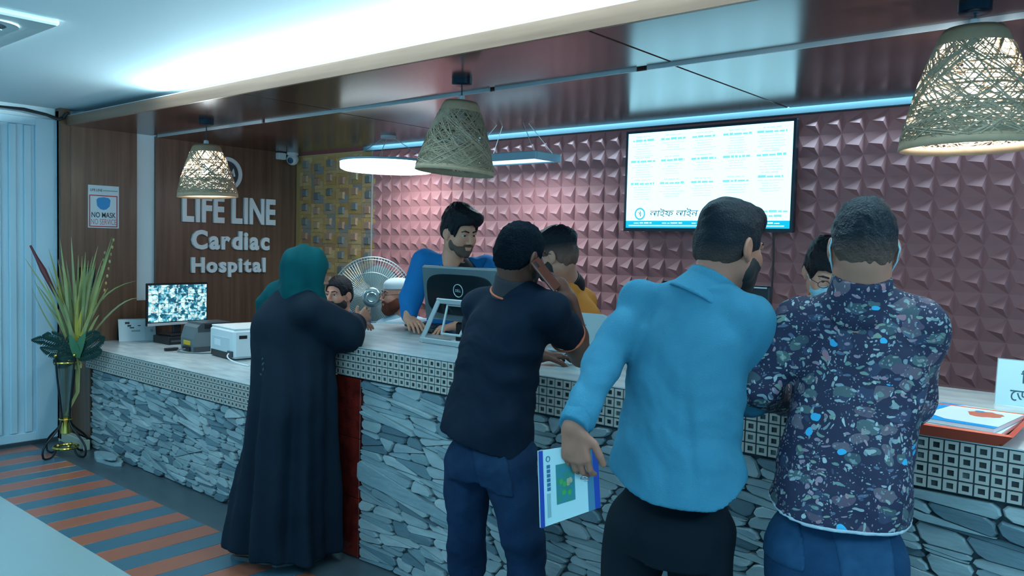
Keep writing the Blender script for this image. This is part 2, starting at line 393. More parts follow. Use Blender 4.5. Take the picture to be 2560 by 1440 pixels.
def tiles(x0, x1, ztop, parent, org, w, limit_from):
    """four courses of little framed square tiles; the nearest as objects, the far ones in one field"""
    hz = .155/4; me = None; far = MB(org)
    def one(b, X, Z):
        g = .0026; y = YC-.022; a0, a1, c0, c1 = X+g, X+w-g, Z+g, Z+hz-g; f1, f2 = .21*w, .21*hz
        b.cur = 0
        O = [(a0, y, c0), (a1, y, c0), (a1, y, c1), (a0, y, c1)]; O2 = [(p[0], y-.006, p[2]) for p in O]
        I2 = [(a0+f1, y-.006, c0+f2), (a1-f1, y-.006, c0+f2), (a1-f1, y-.006, c1-f2), (a0+f1, y-.006, c1-f2)]; I1 = [(p[0], y-.001, p[2]) for p in I2]
        fs = []
        for k in range(4):
            j = (k+1) % 4
            fs += [(k, j, 4+j, 4+k), (4+k, 4+j, 8+j, 8+k), (8+k, 8+j, 12+j, 12+k)]
        b.add(O+O2+I2+I1, fs); b.cur = 1; b.add(I1, [(0, 1, 2, 3)])
    n = int(round((x1-x0)/w)); cnt = 0
    for i in range(n-1, -1, -1):
        for r in range(4):
            X = x0+i*w; Z = ztop-.155+r*hz
            if cnt < 298 and X+w < limit_from:
                if me is None:
                    b = MB(); one(b, 0, 0); me = b.mesh('mosaic_tile', [M_tile, M_tdark])
                link('mosaic_tile', me, parent, np.array((X, 0, Z))-np.array((org[0], 0, org[2]))+np.array((0, -org[1], 0))); cnt += 1
            else: one(far, X, Z)
    if far.v: tag(far.build('mosaic_tile_field', [M_tile, M_tdark], parent), kind='stuff')
# tall counter
oR = (-1.2, 3.1, 0)
cr_ = empty('reception_counter', oR, 'tall stone-faced reception counter with a mosaic tile band under its marble top', 'counter')
core = MB(oR).prism([(-3.5, YC+.004, 0), (XR, YC+.004, 0), (XR, 3.62, 0), (-4.1, 3.62, 0), (-4.1, 3.27, 0)], (0, 0, HR-.03)).build('body', M_grout, cr_)
bandR = MB(oR).box((-3.52, YC-.022, HR-.157), (XR, YC+.004, HR-.001)).build('tile_band', M_grout, cr_)
tiles(-3.52, XR-.02, HR-.001, bandR, oR, .0415, .25)
stR = MB(oR).box((-3.275, YC-.002, 0), (XR, YC+.003, HR-.157)).build('stone_facing', M_grout, cr_)
stones(-3.275, .30, .004, HR-.165, 560, stR, oR, 3)
red = MB(oR)
M_redglass = mat('dark red mottled glass', (.22, .018, .012), .12, noise=(16, .7), col2=(.05, .006, .008), bump=(30, .5), coat=.5)
for k in range(3):
    z0_ = .004+k*.3115
    MB(oR).bbox((-3.39, YC-.008, z0_+.155), .112, .012, .155, bev=.003).build('red_panel', M_redglass, cr_)
topR = MB().prism([(-3.545, YC-.028, HR), (XR, YC-.028, HR), (XR, 3.72, HR), (-4.22, 3.72, HR), (-4.22, 3.20, HR)], (0, 0, .004)).build('countertop', M_marble); topR['label'] = 'veined grey marble top of the tall reception counter'; topR['category'] = 'countertop'
# low desk
oL = (-5.0, 3.1, 0)
cl = empty('reception_desk', oL, 'low stone-faced desk with a mosaic tile band beside the plant stand', 'desk')
MB(oL).prism([(-6.82, YC+.004, 0), (-3.535, YC+.004, 0), (-4.13, 3.25, 0), (-4.13, 3.6, 0), (-6.82, 3.6, 0)], (0, 0, HL-.03)).build('body', M_grout, cl)
bandL = MB(oL).box((-6.57, YC-.022, HL-.157), (-3.53, YC+.004, HL-.001)).build('tile_band', M_grout, cl)
tiles(-6.57, -3.53, HL-.001, bandL, oL, .0415, 9)
stL = MB(oL).box((-6.50, YC-.002, 0), (-3.53, YC+.003, HL-.157)).build('stone_facing', M_grout, cl)
stones(-6.50, -3.56, .004, HL-.165, 430, stL, oL, 11)
MB(oL).bbox((-6.68, YC+.02, HL/2+.03), .165, .04, HL/2-.04, bev=.004).build('end_panel', M_woodpan, cl)
topL = MB().prism([(-6.845, YC-.028, HL), (-3.535, YC-.028, HL), (-3.535, YC+.004, HL), (-4.13, 3.25, HL), (-4.13, 3.62, HL), (-6.845, 3.62, HL)], (0, 0, .004)).build('countertop', M_marble); topL['label'] = 'pale marble top of the low desk under the printers'; topL['category'] = 'countertop'
# ================================================================== LAMPS
PROF = [(.082, 0), (.094, -.018), (.106, -.05), (.130, -.11), (.152, -.17), (.171, -.23), (.187, -.29), (.198, -.335), (.203, -.365)]
pr_, pz_ = np.array([p[0] for p in PROF]), np.array([p[1] for p in PROF])
def prof_r(z): return float(np.interp(-z, -pz_, pr_))
M_rattan = mat('woven rattan', (.42, .32, .22), .7, noise=(60, .5), col2=(.28, .21, .14))
M_rattan2 = mat('rattan band', (.48, .33, .21), .65, noise=(30, .4), col2=(.34, .22, .13))
M_bulb = mat('glowing bulb', (1, 1, 1), .3, emis=(.80, .96, 1.0), estr=60)
M_bulboff = mat('unlit bulb', (.7, .7, .68), .25)
M_navy = mat('dark blue metal', (.01, .03, .055), .3, metal=.4)
rgw = np.random.default_rng(21)
wv = MB()
for i in range(240):
    z0, z1 = (-.052, -.343) if i < 190 else (-.20-.06*rgw.random(), -.343)
    th0 = rgw.uniform(0, 6.283); sl = rgw.uniform(.9, 3.4)*rgw.choice([-1, 1]); n = 22; off = rgw.uniform(-.0025, .0025)
    wv.tube([((prof_r(z0+(z1-z0)*t)+off)*math.cos(th0+sl*t), (prof_r(z0+(z1-z0)*t)+off)*math.sin(th0+sl*t), z0+(z1-z0)*t) for t in np.linspace(0, 1, n)], rgw.uniform(.0018, .0032), 3)
for i in range(110):
    z0 = -.06-.28*rgw.random()**.7; th0 = rgw.uniform(0, 6.283); ln = rgw.uniform(1.5, 4.); dz = rgw.uniform(-.03, .03); n = 20
    wv.tube([(prof_r(z0+dz*t)*math.cos(th0+ln*t), prof_r(z0+dz*t)*math.sin(th0+ln*t), max(-.345, z0+dz*t)) for t in np.linspace(0, 1, n)], .0024, 3)
ME_weave = wv.mesh('shade_weave', M_rattan)
ME_band = MB().lathe([(.076, -.004), (.082, 0), (.0955, -.018), (.1075, -.05), (.1085, -.053), (.1045, -.053), (.091, -.018), (.078, -.006), (.076, -.004)], n=40).lathe([(.02, -.002), (.076, -.004)], n=40).mesh('shade_cap', M_rattan2)
ME_rim = MB().lathe([(.195, -.338), (.2005, -.338), (.2055, -.365), (.201, -.367), (.195, -.338)], n=48).mesh('shade_rim', M_rattan2)
for me in (ME_band, ME_rim): me.polygons.foreach_set('use_smooth', [True]*len(me.polygons))
def pendant(canopy, ztop, tilt, lit, label, sc=1.0):
    r = empty('pendant_lamp', canopy, label, 'lamp', 'rattan pendant lamps over the counter')
    MB().lathe([(.001, .0), (.052, .0), (.052, -.03), (.046, -.034), (.001, -.034)], n=28).build('ceiling_canopy', M_navy, r, True)
    drop = ztop-canopy[2]
    MB().tube([(0, 0, -.03), (.002, 0, drop*.5), (0, 0, drop+.01)], .0042, 8).build('cord', mat('blue grey cord', (.03, .06, .09), .5), r, True)
    MB().lathe([(.006, .035), (.016, .03), (.02, 0), (.02, -.09), (.001, -.09)], n=20).build('socket', M_white, r, True).location = (0, 0, drop)
    R_ = Matrix.Rotation(tilt[0], 4, Vector((tilt[1], tilt[2], 0)))
    sh = None
    for nm, me in (('shade_weave', ME_weave), ('shade_cap', ME_band), ('shade_rim', ME_rim)):
        o = link(nm, me, r, (0, 0, drop)); o.rotation_euler = R_.to_euler(); o.scale = (sc, sc, sc)
        if nm == 'shade_weave': o['kind'] = 'stuff'
    b = MB().sphere((0, 0, 0), .034, 20, 14, (1, 1, 1.15)).build('bulb', M_bulb if lit else M_bulboff, r, True); b.location = (0, 0, drop-.175)
    if lit:
        l = bpy.data.lights.new('bulb_light', 'POINT'); l.energy = 42; l.color = (.86, .96, 1.0); l.shadow_soft_size = .062
        lo = bpy.data.objects.new('bulb_light', l); COL.objects.link(lo); lo.parent = r; lo.location = (0, 0, drop-.175)
axr = CM[2]
pendant((-5.565, 3.098, ZS), 2.312, (math.radians(-2.2), axr[0], axr[1]), True, 'lit rattan pendant lamp hanging in front of the white hospital lettering', 1.03)
pendant((-2.976, 3.063, ZS), 2.372, (math.radians(4.5), axr[0], axr[1]), False, 'unlit beige rattan pendant lamp in the middle of the soffit')
pendant((-.645, 3.115, ZS), 2.405, (math.radians(-1.5), axr[0], axr[1]), True, 'brightly lit rattan pendant lamp at the right edge, nearest of the three', 1.09)

M_led = mat('led diffuser', (1, 1, 1), .4, emis=(.82, .95, 1.0), estr=3.2)
M_blmetal = mat('pale blue metal', (.30, .52, .62), .4)
# round led drum
rc = (-4.97, 4.30, 2.20)
rl = empty('led_drum_lamp', rc, 'round white LED lamp hanging by thin cords left of the unlit rattan lamp', 'lamp')
R0 = .37
MB().lathe([(.001, .0), (R0-.03, .0), (R0-.004, .012), (R0, .03), (R0, .055), (R0-.006, .062), (.001, .062)], n=64).build('diffuser', M_led, rl, True)
MB().lathe([(R0-.008, .062), (R0+.004, .062), (R0+.004, .078), (R0-.01, .082), (.001, .082)], n=64).build('top_rim', M_blmetal, rl, True)
for a in (35, 155, 275):
    a = math.radians(a); MB().tube([(R0*.93*math.cos(a), R0*.93*math.sin(a), .08), (.02*math.cos(a), .02*math.sin(a), ZS-.016-rc[2])], .0028, 6).build('cord', M_white, rl)
MB().lathe([(.001, 0), (.06, 0), (.06, -.02), (.001, -.02)], n=24).build('ceiling_canopy', M_white, rl, True).location = (0, 0, ZS-.012-rc[2])
area('led_drum_light', (rc[0], rc[1], rc[2]-.02), (0, 0, 0), .5, .5, 4, (.80, .93, 1.0)).parent = None
# rectangular led frame
qc = (-3.72, 4.34, 2.235)
ql = empty('led_panel_lamp', qc, 'flat rectangular LED lamp half hidden behind the unlit rattan lamp', 'lamp')
MB().bbox((0, 0, 0), .30, .12, .012, bev=.004).build('diffuser', mat('led panel diffuser', (.8, .9, 1), .4, emis=(.55, .85, 1.0), estr=1.6), ql)
for hx, hy, cx, cy in ((.32, .012, 0, .132), (.32, .012, 0, -.132), (.012, .12, .308, 0), (.012, .12, -.308, 0)):
    MB().bbox((cx, cy, .006), hx, hy, .026, bev=.004).build('frame_bar', M_blmetal, ql)
for sx_, sy_ in ((-1, -1), (1, -1), (1, 1), (-1, 1)):
    MB().tube([(.29*sx_, .11*sy_, .02), (.12*sx_, .03*sy_, ZS-.012-qc[2])], .0025, 6).build('cord', M_white, ql)
area('led_panel_light', (qc[0], qc[1], qc[2]-.04), (0, 0, 0), .5, .2, 6, (.70, .90, 1.0))
# cassette air conditioner
ac = empty('ceiling_air_conditioner', (-4.54, 1.066, ZC), 'white ceiling cassette air conditioner in the upper left corner', 'air conditioner')
oa = (-4.54, 1.066, ZC)
M_ac = mat('off white ac plastic', (.56, .62, .62), .45)
MB(oa).bbox((-4.54, 1.066, ZC-.014), .475, .475, .014, bev=.008).build('panel', M_ac, ac)
def sq_ring(r0, r1, z0, z1, c, n=8):
    """rounded square frame between half sizes r0 and r1"""
    def ring(r, z):
        P = []
        for q in range(4):
            for k in range(n):
                a = math.pi/2*(q+k/(n-1)); k_ = r*.28
                cx = (r-k_)*(1 if q in (0, 3) else -1); cy = (r-k_)*(1 if q in (0, 1) else -1)
                P.append((c[0]+cx+k_*math.cos(a), c[1]+cy+k_*math.sin(a), z))
        return P
    rs = [ring(r1, z1), ring(r1, z0), ring(r0, z0), ring(r0, z1)]; m = n*4
    return sum(rs, []), [(l*m+i, l*m+(i+1) % m, ((l+1) % 4)*m+(i+1) % m, ((l+1) % 4)*m+i) for l in range(4) for i in range(m)]
MB(oa).add(*sq_ring(.33, .372, ZC-.036, ZC-.02, (-4.54, 1.066))).build('vent_frame', M_ac, ac)
MB(oa).add(*sq_ring(.295, .335, ZC-.030, ZC-.026, (-4.54, 1.066))).build('air_slot', M_black, ac)
for k in range(4):
    a = k*math.pi/2; cx, cy = .312*math.cos(a), .312*math.sin(a)
    MB(oa).bbox((-4.54+cx, 1.066+cy, ZC-.036), .012 if k % 2 == 0 else .21, .21 if k % 2 == 0 else .012, .004, bev=.002).build('louver', M_ac, ac)
MB(oa).bbox((-4.54, 1.066, ZC-.034), .275, .275, .01, bev=.012).build('intake_grille', M_ac, ac)

# ================================================================== TELEVISION
ot = (-2.42, YB-.11, 2.085)
tv = empty('television', ot, 'wall mounted television with a white doctor schedule on its screen', 'television')
tx0, tx1, tz0, tz1 = -2.995, -1.848, 1.757, 2.414
MB(ot).bbox(((tx0+tx1)/2, YB-.085, (tz0+tz1)/2), (tx1-tx0)/2, .022, (tz1-tz0)/2, bev=.006).build('casing', M_black, tv)
MB(ot).box((-2.6, YB-.064, 1.9), (-2.2, YB-.038, 2.3)).build('wall_bracket', M_dark, tv)
M_scr = mat('lit screen', (.02, .02, .02), .3, emis=(.37, .80, 1.0), estr=2.3)
def emat(n, c, s=1.): return mat(n, (.01, .01, .01), .4, emis=c, estr=s)
bz = .016; sx0, sx1, sz0, sz1 = tx0+bz, tx1-bz, tz0+bz*1.4, tz1-bz
scr = MB(ot).box((sx0, YB-.1085, sz0), (sx1, YB-.106, sz1)).build('screen', M_scr, tv)
for lo_, hi_ in (((tx0, tz0), (tx1, sz0)), ((tx0, sz1), (tx1, tz1)), ((tx0, sz0), (sx0, sz1)), ((sx1, sz0), (tx1, sz1))):
    MB(ot).box((lo_[0], YB-.113, lo_[1]), (hi_[0], YB-.104, hi_[1])).build('bezel_bar', mat('blue black bezel', (.01, .03, .05), .3), tv)
SW, SH = sx1-sx0, sz1-sz0; yp = YB-.1095
def quad(b, u0, u1, v0, v1, dy=0.): b.add([(sx0+u0*SW, yp-dy, sz0+v0*SH), (sx0+u1*SW, yp-dy, sz0+v0*SH), (sx0+u1*SW, yp-dy, sz0+v1*SH), (sx0+u0*SW, yp-dy, sz0+v1*SH)], [(0, 1, 2, 3)])
b = MB(ot); quad(b, 0, 1, 0, .075); b.build('footer_strip', emat('screen cyan', (.0, .55, .85), 1.0), scr)
b = MB(ot); quad(b, .02, .97, .018, .03, .0004); b.build('footer_line', emat('screen pale', (.6, .95, 1), 1.1), scr)
rt = np.random.default_rng(5)
teal, thin, foot = MB(ot), MB(ot), MB(ot)
def words(b, cu, v, w, h, gap=.006):
    u = cu-w/2
    while u < cu+w/2-.004:
        l = min(rt.uniform(.012, .045), cu+w/2-u); quad(b, u, u+l, v, v+h*rt.uniform(.7, 1.1)); u += l+gap
for c in range(5):
    cu = .105+c*.195
    for r, vt in enumerate((.955, .735, .50)):
        if c == 4 and r == 2: vt = .53
        words(thin, cu, vt, .10, .010); words(teal, cu, vt-.045, rt.uniform(.13, .165), .022)
        for k in range(rt.integers(4, 7)): words(thin, cu, vt-.075-k*.025, rt.uniform(.07, .16), .0065, .003)
for k in range(5): words(foot, .12+k*.19, .045, .13, .014)
words(teal, .92, .155, .13, .02); words(teal, .91, .11, .10, .022)
for b, n_, m_ in ((teal, 'heading_print', emat('screen teal', (.20, .74, .76), 1.1)), (thin, 'small_print', emat('screen faint', (.42, .80, .84), 1.2)), (foot, 'footer_print', emat('screen white', (.75, 1, 1), 1.2))):
    tag(b.build(n_, m_, scr), kind='stuff')
M_ink = emat('screen ink', (.01, .10, .20), .8)
place_text('title_print', text_mesh('লাইফ লাইন', 1, 0, .0, .15), (sx0, yp-.0005, sz0), (1, 0, 0), (0, 0, 1), (.165*SW, .475*SW, .115*SH, .205*SH), M_ink, scr, ot)
lg = MB(ot); ctr = (sx0+.095*SW, yp-.0003, sz0+.148*SH)
lg.lathe([(.040, 0), (.030, 0)], ctr, 32, (0, -1, 0)); lg.build('logo_ring', emat('screen logo', (.05, .60, .80), 1.), scr)
MB(ot).tube([(ctr[0]-.012, yp-.001, ctr[2]+.012), (ctr[0]-.002, yp-.001, ctr[2]-.006), (ctr[0]+.002, yp-.001, ctr[2]+.018), (ctr[0]+.004, yp-.001, ctr[2]-.018), (ctr[0]+.012, yp-.001, ctr[2]+.006)], .0022, 4).build('logo_mark', M_ink, scr)
cb = MB().tube([(-1.985, YB-.045, 1.757), (-1.98, YB-.043, 1.6), (-1.985, YB-.043, 1.3), (-1.98, YB-.043, .95)], .006, 6).build('cable', mat('dusty cable', (.06, .04, .045), .6)); tag(cb, 'thin dark cable running down the red wall from the television', 'cable')

# ================================================================== SIGNAGE ON THE WOOD PANEL
XW = EX+.002
M_let = mat('white acrylic letter', (.82, .86, .88), .4)
def letters(word, u0, u1, z0, z1, name, bold, parent, org):
    adv = 0; ms = []
    for ch_ in word:
        if ch_ == ' ': adv += .26; continue
        me = text_mesh(ch_, 1, .012, bold); co = np.zeros(len(me.vertices)*3); me.vertices.foreach_get('co', co); co = co.reshape(-1, 3)
        lo_, hi_ = co.min(0), co.max(0); ms.append((me, adv, hi_[0]-lo_[0], lo_[1], hi_[1])); adv += hi_[0]-lo_[0]+.085
    tot = adv-.085; zb, zt = min(0, min(q[3] for q in ms)) if False else 0, max(q[4] for q in ms)
    su = (u1-u0)/tot; sz = (z1-z0)/zt
    for me, a, w_, vb, vt in ms:
        co = np.zeros(len(me.vertices)*3); me.vertices.foreach_get('co', co); co = co.reshape(-1, 3); co[:, 2] = (co[:, 2] > 0)*.024
        me.vertices.foreach_set('co', co.ravel())
        place_text('letter', me, (XW, 0, 0), (0, 1, 0), (0, 0, 1), (u0+a*su, u0+(a+w_)*su, z0+vb*sz, z0+vt*sz), M_let, parent, org)
og = (XW, 4.05, 1.7)
sg = empty('wall_lettering', og, 'raised white hospital name lettering on the brown wood panel', 'sign')
letters('LIFE LINE', 3.585, 4.515, 1.789, 2.022, 'letter', .034, sg, og)
letters('Cardiac', 3.672, 4.453, 1.548, 1.712, 'letter', .040, sg, og)
letters('Hospital', 3.670, 4.413, 1.338, 1.468, 'letter', .040, sg, og)
ol = (XW, 4.01, 2.228)
lgo = empty('round_emblem', ol, 'round white emblem on the wood panel half hidden by the lit rattan lamp', 'emblem')
MB(ol).lathe([(.118, 0), (.118, .02), (.150, .02), (.150, 0)], ol, 48, (1, 0, 0)).build('emblem_ring', M_let, lgo)
MB(ol).lathe([(.001, .006), (.117, .006)], ol, 40, (1, 0, 0)).build('emblem_disc', mat('smoky emblem plate', (.05, .06, .07), .3), lgo)
MB(ol).tube([(XW+.012, 4.01+y_, 2.228+z_) for y_, z_ in ((-.07, .02), (-.035, .02), (-.02, -.045), (.005, .075), (.03, -.065), (.045, .0), (.06, .045), (.075, -.02))], .009, 6).build('emblem_mark', M_let, lgo)
MB(ol).sphere((XW+.012, 4.045, 2.228-.078), .012, 10, 6).build('emblem_dot', M_let, lgo)
# mask poster
op = (EX+.002, 2.925, 1.87)
po = empty('poster', op, 'white no mask no service notice on the brown wood panel', 'poster')
py0, py1, pz0, pz1 = 2.803, 3.046, 1.700, 2.042; xp = EX+.002
MB(op).box((EX, py0, pz0), (xp+.002, py1, pz1)).build('sheet', mat('poster white', (.62, .74, .78), .5), po)
M_pred = mat('poster red', (.55, .03, .05), .5); M_pink = mat('poster coral', (.55, .16, .17), .5); M_pblk = mat('poster black', (.02, .03, .04), .5); M_pblue = mat('poster blue', (.02, .28, .62), .5)
for a0, a1, c0, c1 in ((py0+.008, py1-.012, pz0+.008, pz0+.016), (py0+.008, py1-.012, pz1-.086, pz1-.078), (py0+.008, py0+.016, pz0+.016, pz1-.086), (py1-.020, py1-.012, pz0+.016, pz1-.086)):
    MB(op).box((xp+.002, a0, c0), (xp+.0028, a1, c1)).build('border_bar', M_pred, po)
mk = [(-.055, .03), (-.04, .045), (0, .052), (.04, .047), (.056, .03), (.05, -.02), (.025, -.045), (0, -.052), (-.025, -.045), (-.05, -.02)]
MB(op).prism([(xp+.002, 2.922+u, 1.897+v) for u, v in mk], (.001, 0, 0)).build('mask_print', M_pblue, po)
place_text('title_print', text_mesh('NO MASK', 1, 0, .012), (xp+.0032, 0, 0), (0, 1, 0), (0, 0, 1), (py0+.026, py1-.026, 1.783, 1.826), M_pblk, po, op)
place_text('subtitle_print', text_mesh('NO SERVICE', 1, 0, .0), (xp+.0032, 0, 0), (0, 1, 0), (0, 0, 1), (py0+.022, py1-.022, 1.727, 1.772), M_pink, po, op)
place_text('header_print', text_mesh('LIFE LINE', 1, 0, .01), (xp+.0032, 0, 0), (0, 1, 0), (0, 0, 1), (py0+.016, py0+.11, 1.993, 2.013), M_pblk, po, op)
MB(op).box((xp+.002, py0+.115, 1.997), (xp+.0028, py1-.01, 2.007)).build('header_rule', mat('poster grey', (.3, .4, .45), .5), po)
# card reader box on the wall behind the grass
cbx = empty('wall_terminal', (EX, 2.79, 1.26), 'black box terminal on the wood panel behind the grass blades', 'terminal'); oc = (EX, 2.79, 1.26)
MB(oc).bbox((EX+.02, 2.79, 1.26), .02, .055, .125, bev=.006).build('casing', M_black, cbx)
MB(oc).bbox((EX+.041, 2.79, 1.31), .002, .04, .05, bev=.001).build('screen', mat('dim screen', (.01, .02, .06), .2), cbx)
for k in range(6): MB(oc).bbox((EX+.041, 2.77+(k % 2)*.035, 1.17+(k//2)*.022), .003, .012, .007, bev=.001).build('key', M_grey, cbx)
# dome camera and junction box
sc_ = empty('security_camera', (EX+.06, 4.70, ZS-.012), 'white dome security camera where the panel meets the soffit', 'camera'); os_ = (EX+.06, 4.70, ZS-.012)
cc = np.array((EX+.08, 4.66, 2.415))
MB(os_).lathe([(.001, .0), (.055, .0), (.055, -.02), (.03, -.03), (.02, -.04)], (EX+.08, 4.66, ZS-.012), 24).build('base', M_white, sc_, True)
MB(os_).sphere(cc, .056, 20, 14).build('ball', M_white, sc_, True)
ld = camdir(-.15, -.35, -1); MB(os_).lathe([(.001, .045), (.026, .045), (.029, .056), (.020, .060), (.001, .058)], cc, 20, ld).build('lens', mat('camera lens', (.01, .06, .13), .15), sc_, True)
jb = MB().bbox((EX+.03, 4.565, 2.44), .03, .042, .032, bev=.006).build('junction_box', M_white); tag(jb, 'small white junction box beside the dome camera', 'box')
# cable at the head of the white door
hc = MB().tube([(-6.86, 1.8, 2.58), (-6.87, 2.15, 2.572), (-6.87, 2.35, 2.575), (-6.86, 2.5, 2.555), (-6.85, 2.585, 2.53), (-6.84, 2.62, 2.545), (-6.80, 2.635, 2.585)], [.006, .008, .013, .012, .015, .012, .009], 8).build('cable', M_black); tag(hc, 'black cable bundle running along the top of the white fluted door', 'cable')

# ================================================================== LOW DESK ITEMS
zt = HL+.004
mo = (-6.45, 3.34, zt)
mn = empty('cctv_monitor', mo, 'computer monitor on the low desk showing a grid of camera views', 'monitor')
rzm = math.radians(3)
def bm(c, hx, hy, hz, name, m_, bev=.004, par=None, R=None): return MB(mo).bbox(c, hx, hy, hz, rotm((0, 0, 1), rzm) if R is None else R, bev).build(name, m_, par or mn)
bm((-6.45, 3.345, 1.095), .012, .268, .172, 'casing', M_black)
M_cctv = bpy.data.materials.new('camera grid screen'); M_cctv.use_nodes = True
def build_cctv():
    nt = M_cctv.node_tree; N, L = nt.nodes, nt.links; b = N['Principled BSDF']; b.inputs['Base Color'].default_value = (.01, .01, .01, 1); b.inputs['Roughness'].default_value = .3
    tc = N.new('ShaderNodeTexCoord'); sp = N.new('ShaderNodeSeparateXYZ'); L.new(tc.outputs['Generated'], sp.inputs[0])
    def mth(op, a, bb=None):
        n = N.new('ShaderNodeMath'); n.operation = op
        for i, q in enumerate((a, bb)):
            if q is None: continue
            if isinstance(q, (int, float)): n.inputs[i].default_value = q
            else: L.new(q, n.inputs[i])
        return n.outputs[0]
    u = mth('MULTIPLY', sp.outputs[1], 6.0); v = mth('MULTIPLY', sp.outputs[2], 4.0)
    fu, fv = mth('FLOOR', u), mth('FLOOR', v)
    cb_ = N.new('ShaderNodeCombineXYZ'); L.new(fu, cb_.inputs[0]); L.new(fv, cb_.inputs[1])
    wn = N.new('ShaderNodeTexWhiteNoise'); L.new(cb_.outputs[0], wn.inputs[0])
    c2 = N.new('ShaderNodeCombineXYZ'); L.new(u, c2.inputs[0]); L.new(v, c2.inputs[1]); L.new(mth('MULTIPLY', wn.outputs[0], 37.), c2.inputs[2])
    nz = N.new('ShaderNodeTexVoronoi'); nz.inputs['Scale'].default_value = 3.2; L.new(c2.outputs[0], nz.inputs['Vector'])
    n2 = N.new('ShaderNodeTexNoise'); n2.inputs['Scale'].default_value = 2.6; n2.inputs['Detail'].default_value = 8; L.new(c2.outputs[0], n2.inputs['Vector'])
    mx = N.new('ShaderNodeMix'); mx.data_type = 'RGBA'; mx.inputs[0].default_value = .38; L.new(n2.outputs[0], mx.inputs[6]); L.new(nz.outputs['Color'], mx.inputs[7])
    bw = N.new('ShaderNodeRGBToBW'); L.new(mx.outputs[2], bw.inputs[0])
    cr = N.new('ShaderNodeValToRGB'); e = cr.color_ramp.elements
    cols = [(0, (.0, .02, .05)), (.40, (.01, .09, .15)), (.47, (.06, .35, .48)), (.53, (.30, .75, .9)), (.56, (.55, .28, .16)), (.58, (.5, .9, 1)), (.75, (.75, 1, 1))]
    while len(e) < len(cols): e.new(.5)
    for i, (p, c) in enumerate(cols): e[i].position = p; e[i].color = (*c, 1)
    L.new(bw.outputs[0], cr.inputs[0])
    gu = mth('ABSOLUTE', mth('SUBTRACT', mth('FRACT', u), .5)); gv = mth('ABSOLUTE', mth('SUBTRACT', mth('FRACT', v), .5))
    g = mth('LESS_THAN', mth('MAXIMUM', gu, gv), .485)
    L.new(cr.outputs[0], b.inputs['Emission Color']); L.new(mth('MULTIPLY', g, 1.15), b.inputs['Emission Strength'])
build_cctv()
sc2 = bm((-6.4365, 3.345, 1.102), .0015, .258, .150, 'screen', M_cctv, 0)
bm((-6.436, 3.345, .935), .002, .262, .011, 'chin_strip', M_silver, .001)
bm((-6.47, 3.35, .905), .012, .035, .050, 'stand_neck', M_black)
bm((-6.44, 3.35, zt+.068), .10, .12, .008, 'stand_foot', M_black)
dv = empty('recorder_box', (-6.40, 3.36, zt), 'flat black recorder box under the camera monitor', 'recorder'); od_ = (-6.40, 3.36, zt)
MB(od_).bbox((-6.42, 3.36, zt+.030), .13, .17, .030, bev=.004).build('casing', M_black, dv)
MB(od_).bbox((-6.289, 3.36, zt+.028), .002, .15, .008, bev=.001).build('front_strip', M_dgrey, dv)
MB(od_).bbox((-6.289, 3.47, zt+.045), .003, .02, .004, bev=.001).build('badge', M_silver, dv)
# desk calendar
a_, b_ = np.array((-6.74, 3.00, zt)), np.array((-6.66, 3.27, zt))
ca = empty('desk_calendar', (a_+b_)/2, 'white tent desk calendar standing between the plant and the monitor', 'calendar'); oc2 = (a_+b_)/2
dx = (b_-a_)/np.linalg.norm(b_-a_); nx = np.array((dx[1], -dx[0], 0)); up = np.array((0, 0, 1.)); hgt = .175
ridge = -nx*.055+up*hgt
MB(oc2).prism([a_, b_, b_+ridge, a_+ridge], -nx*.004).build('front_sheet', mat('calendar white', (.60, .72, .76), .5), ca)
MB(oc2).prism([a_-nx*.11, b_-nx*.11, b_+ridge-nx*.006, a_+ridge-nx*.006], nx*.003).build('rear_board', M_black, ca)
def cal(u0, u1, v0, v1, m_, name):
    f = lambda u, v: a_+(b_-a_)*u+ridge*v+nx*.0012
    MB(oc2).add([f(u0, v0), f(u1, v0), f(u1, v1), f(u0, v1)], [(0, 1, 2, 3)]).build(name, m_, ca)
cal(.18, .30, .78, .88, M_pblk, 'printed_patch'); cal(.24, .34, .66, .74, M_pblk, 'printed_patch'); cal(.30, .42, .58, .64, M_dgrey, 'printed_patch'); cal(.34, .58, .42, .50, mat('calendar grey', (.30, .38, .42), .6), 'printed_patch')
cal(.70, .98, .02, .95, mat('calendar shade', (.50, .62, .66), .6), 'side_column'); cal(.22, .27, .80, .86, M_pred, 'printed_patch'); cal(.52, .60, .68, .72, M_dgrey, 'printed_patch'); cal(.86, .92, .4, .52, mat('calendar tan', (.46, .48, .44), .6), 'printed_patch')
MB(oc2).tube([a_+ridge, b_+ridge], .004, 6).build('spiral_binding', M_silver, ca)
# grey label printer
og1 = np.array((-5.86, 3.26, zt)); gp = empty('label_printer', og1, 'dark grey label printer with a yellow sticker on the low desk', 'printer')
R1 = rotm((0, 0, 1), math.radians(86))
def g1(p): return og1+R1@np.array(p)
prof = [(-.13, 0), (-.135, .10), (-.11, .185), (-.07, .215), (.16, .215), (.24, .185), (.27, .13), (.27, 0)]
MB(og1).prism([g1((u, -.10, v)) for u, v in prof], R1@np.array((0, .22, 0))).build('casing', M_grey, gp)
MB(og1).prism([g1((u, -.101, v)) for u, v in ((-.10, .19), (-.068, .219), (.16, .219), (.243, .187), (.20, .150), (-.10, .150))], R1@np.array((0, .222, 0))).build('lid', M_dgrey, gp)
MB(og1).bbox(g1((.04, -.103, .195)), .09, .003, .018, R1, .004).build('lid_grip', M_black, gp)
MB(og1).bbox(g1((.07, -.1015, .022)), .205, .003, .02, R1, .002).build('lower_band', M_dgrey, gp)
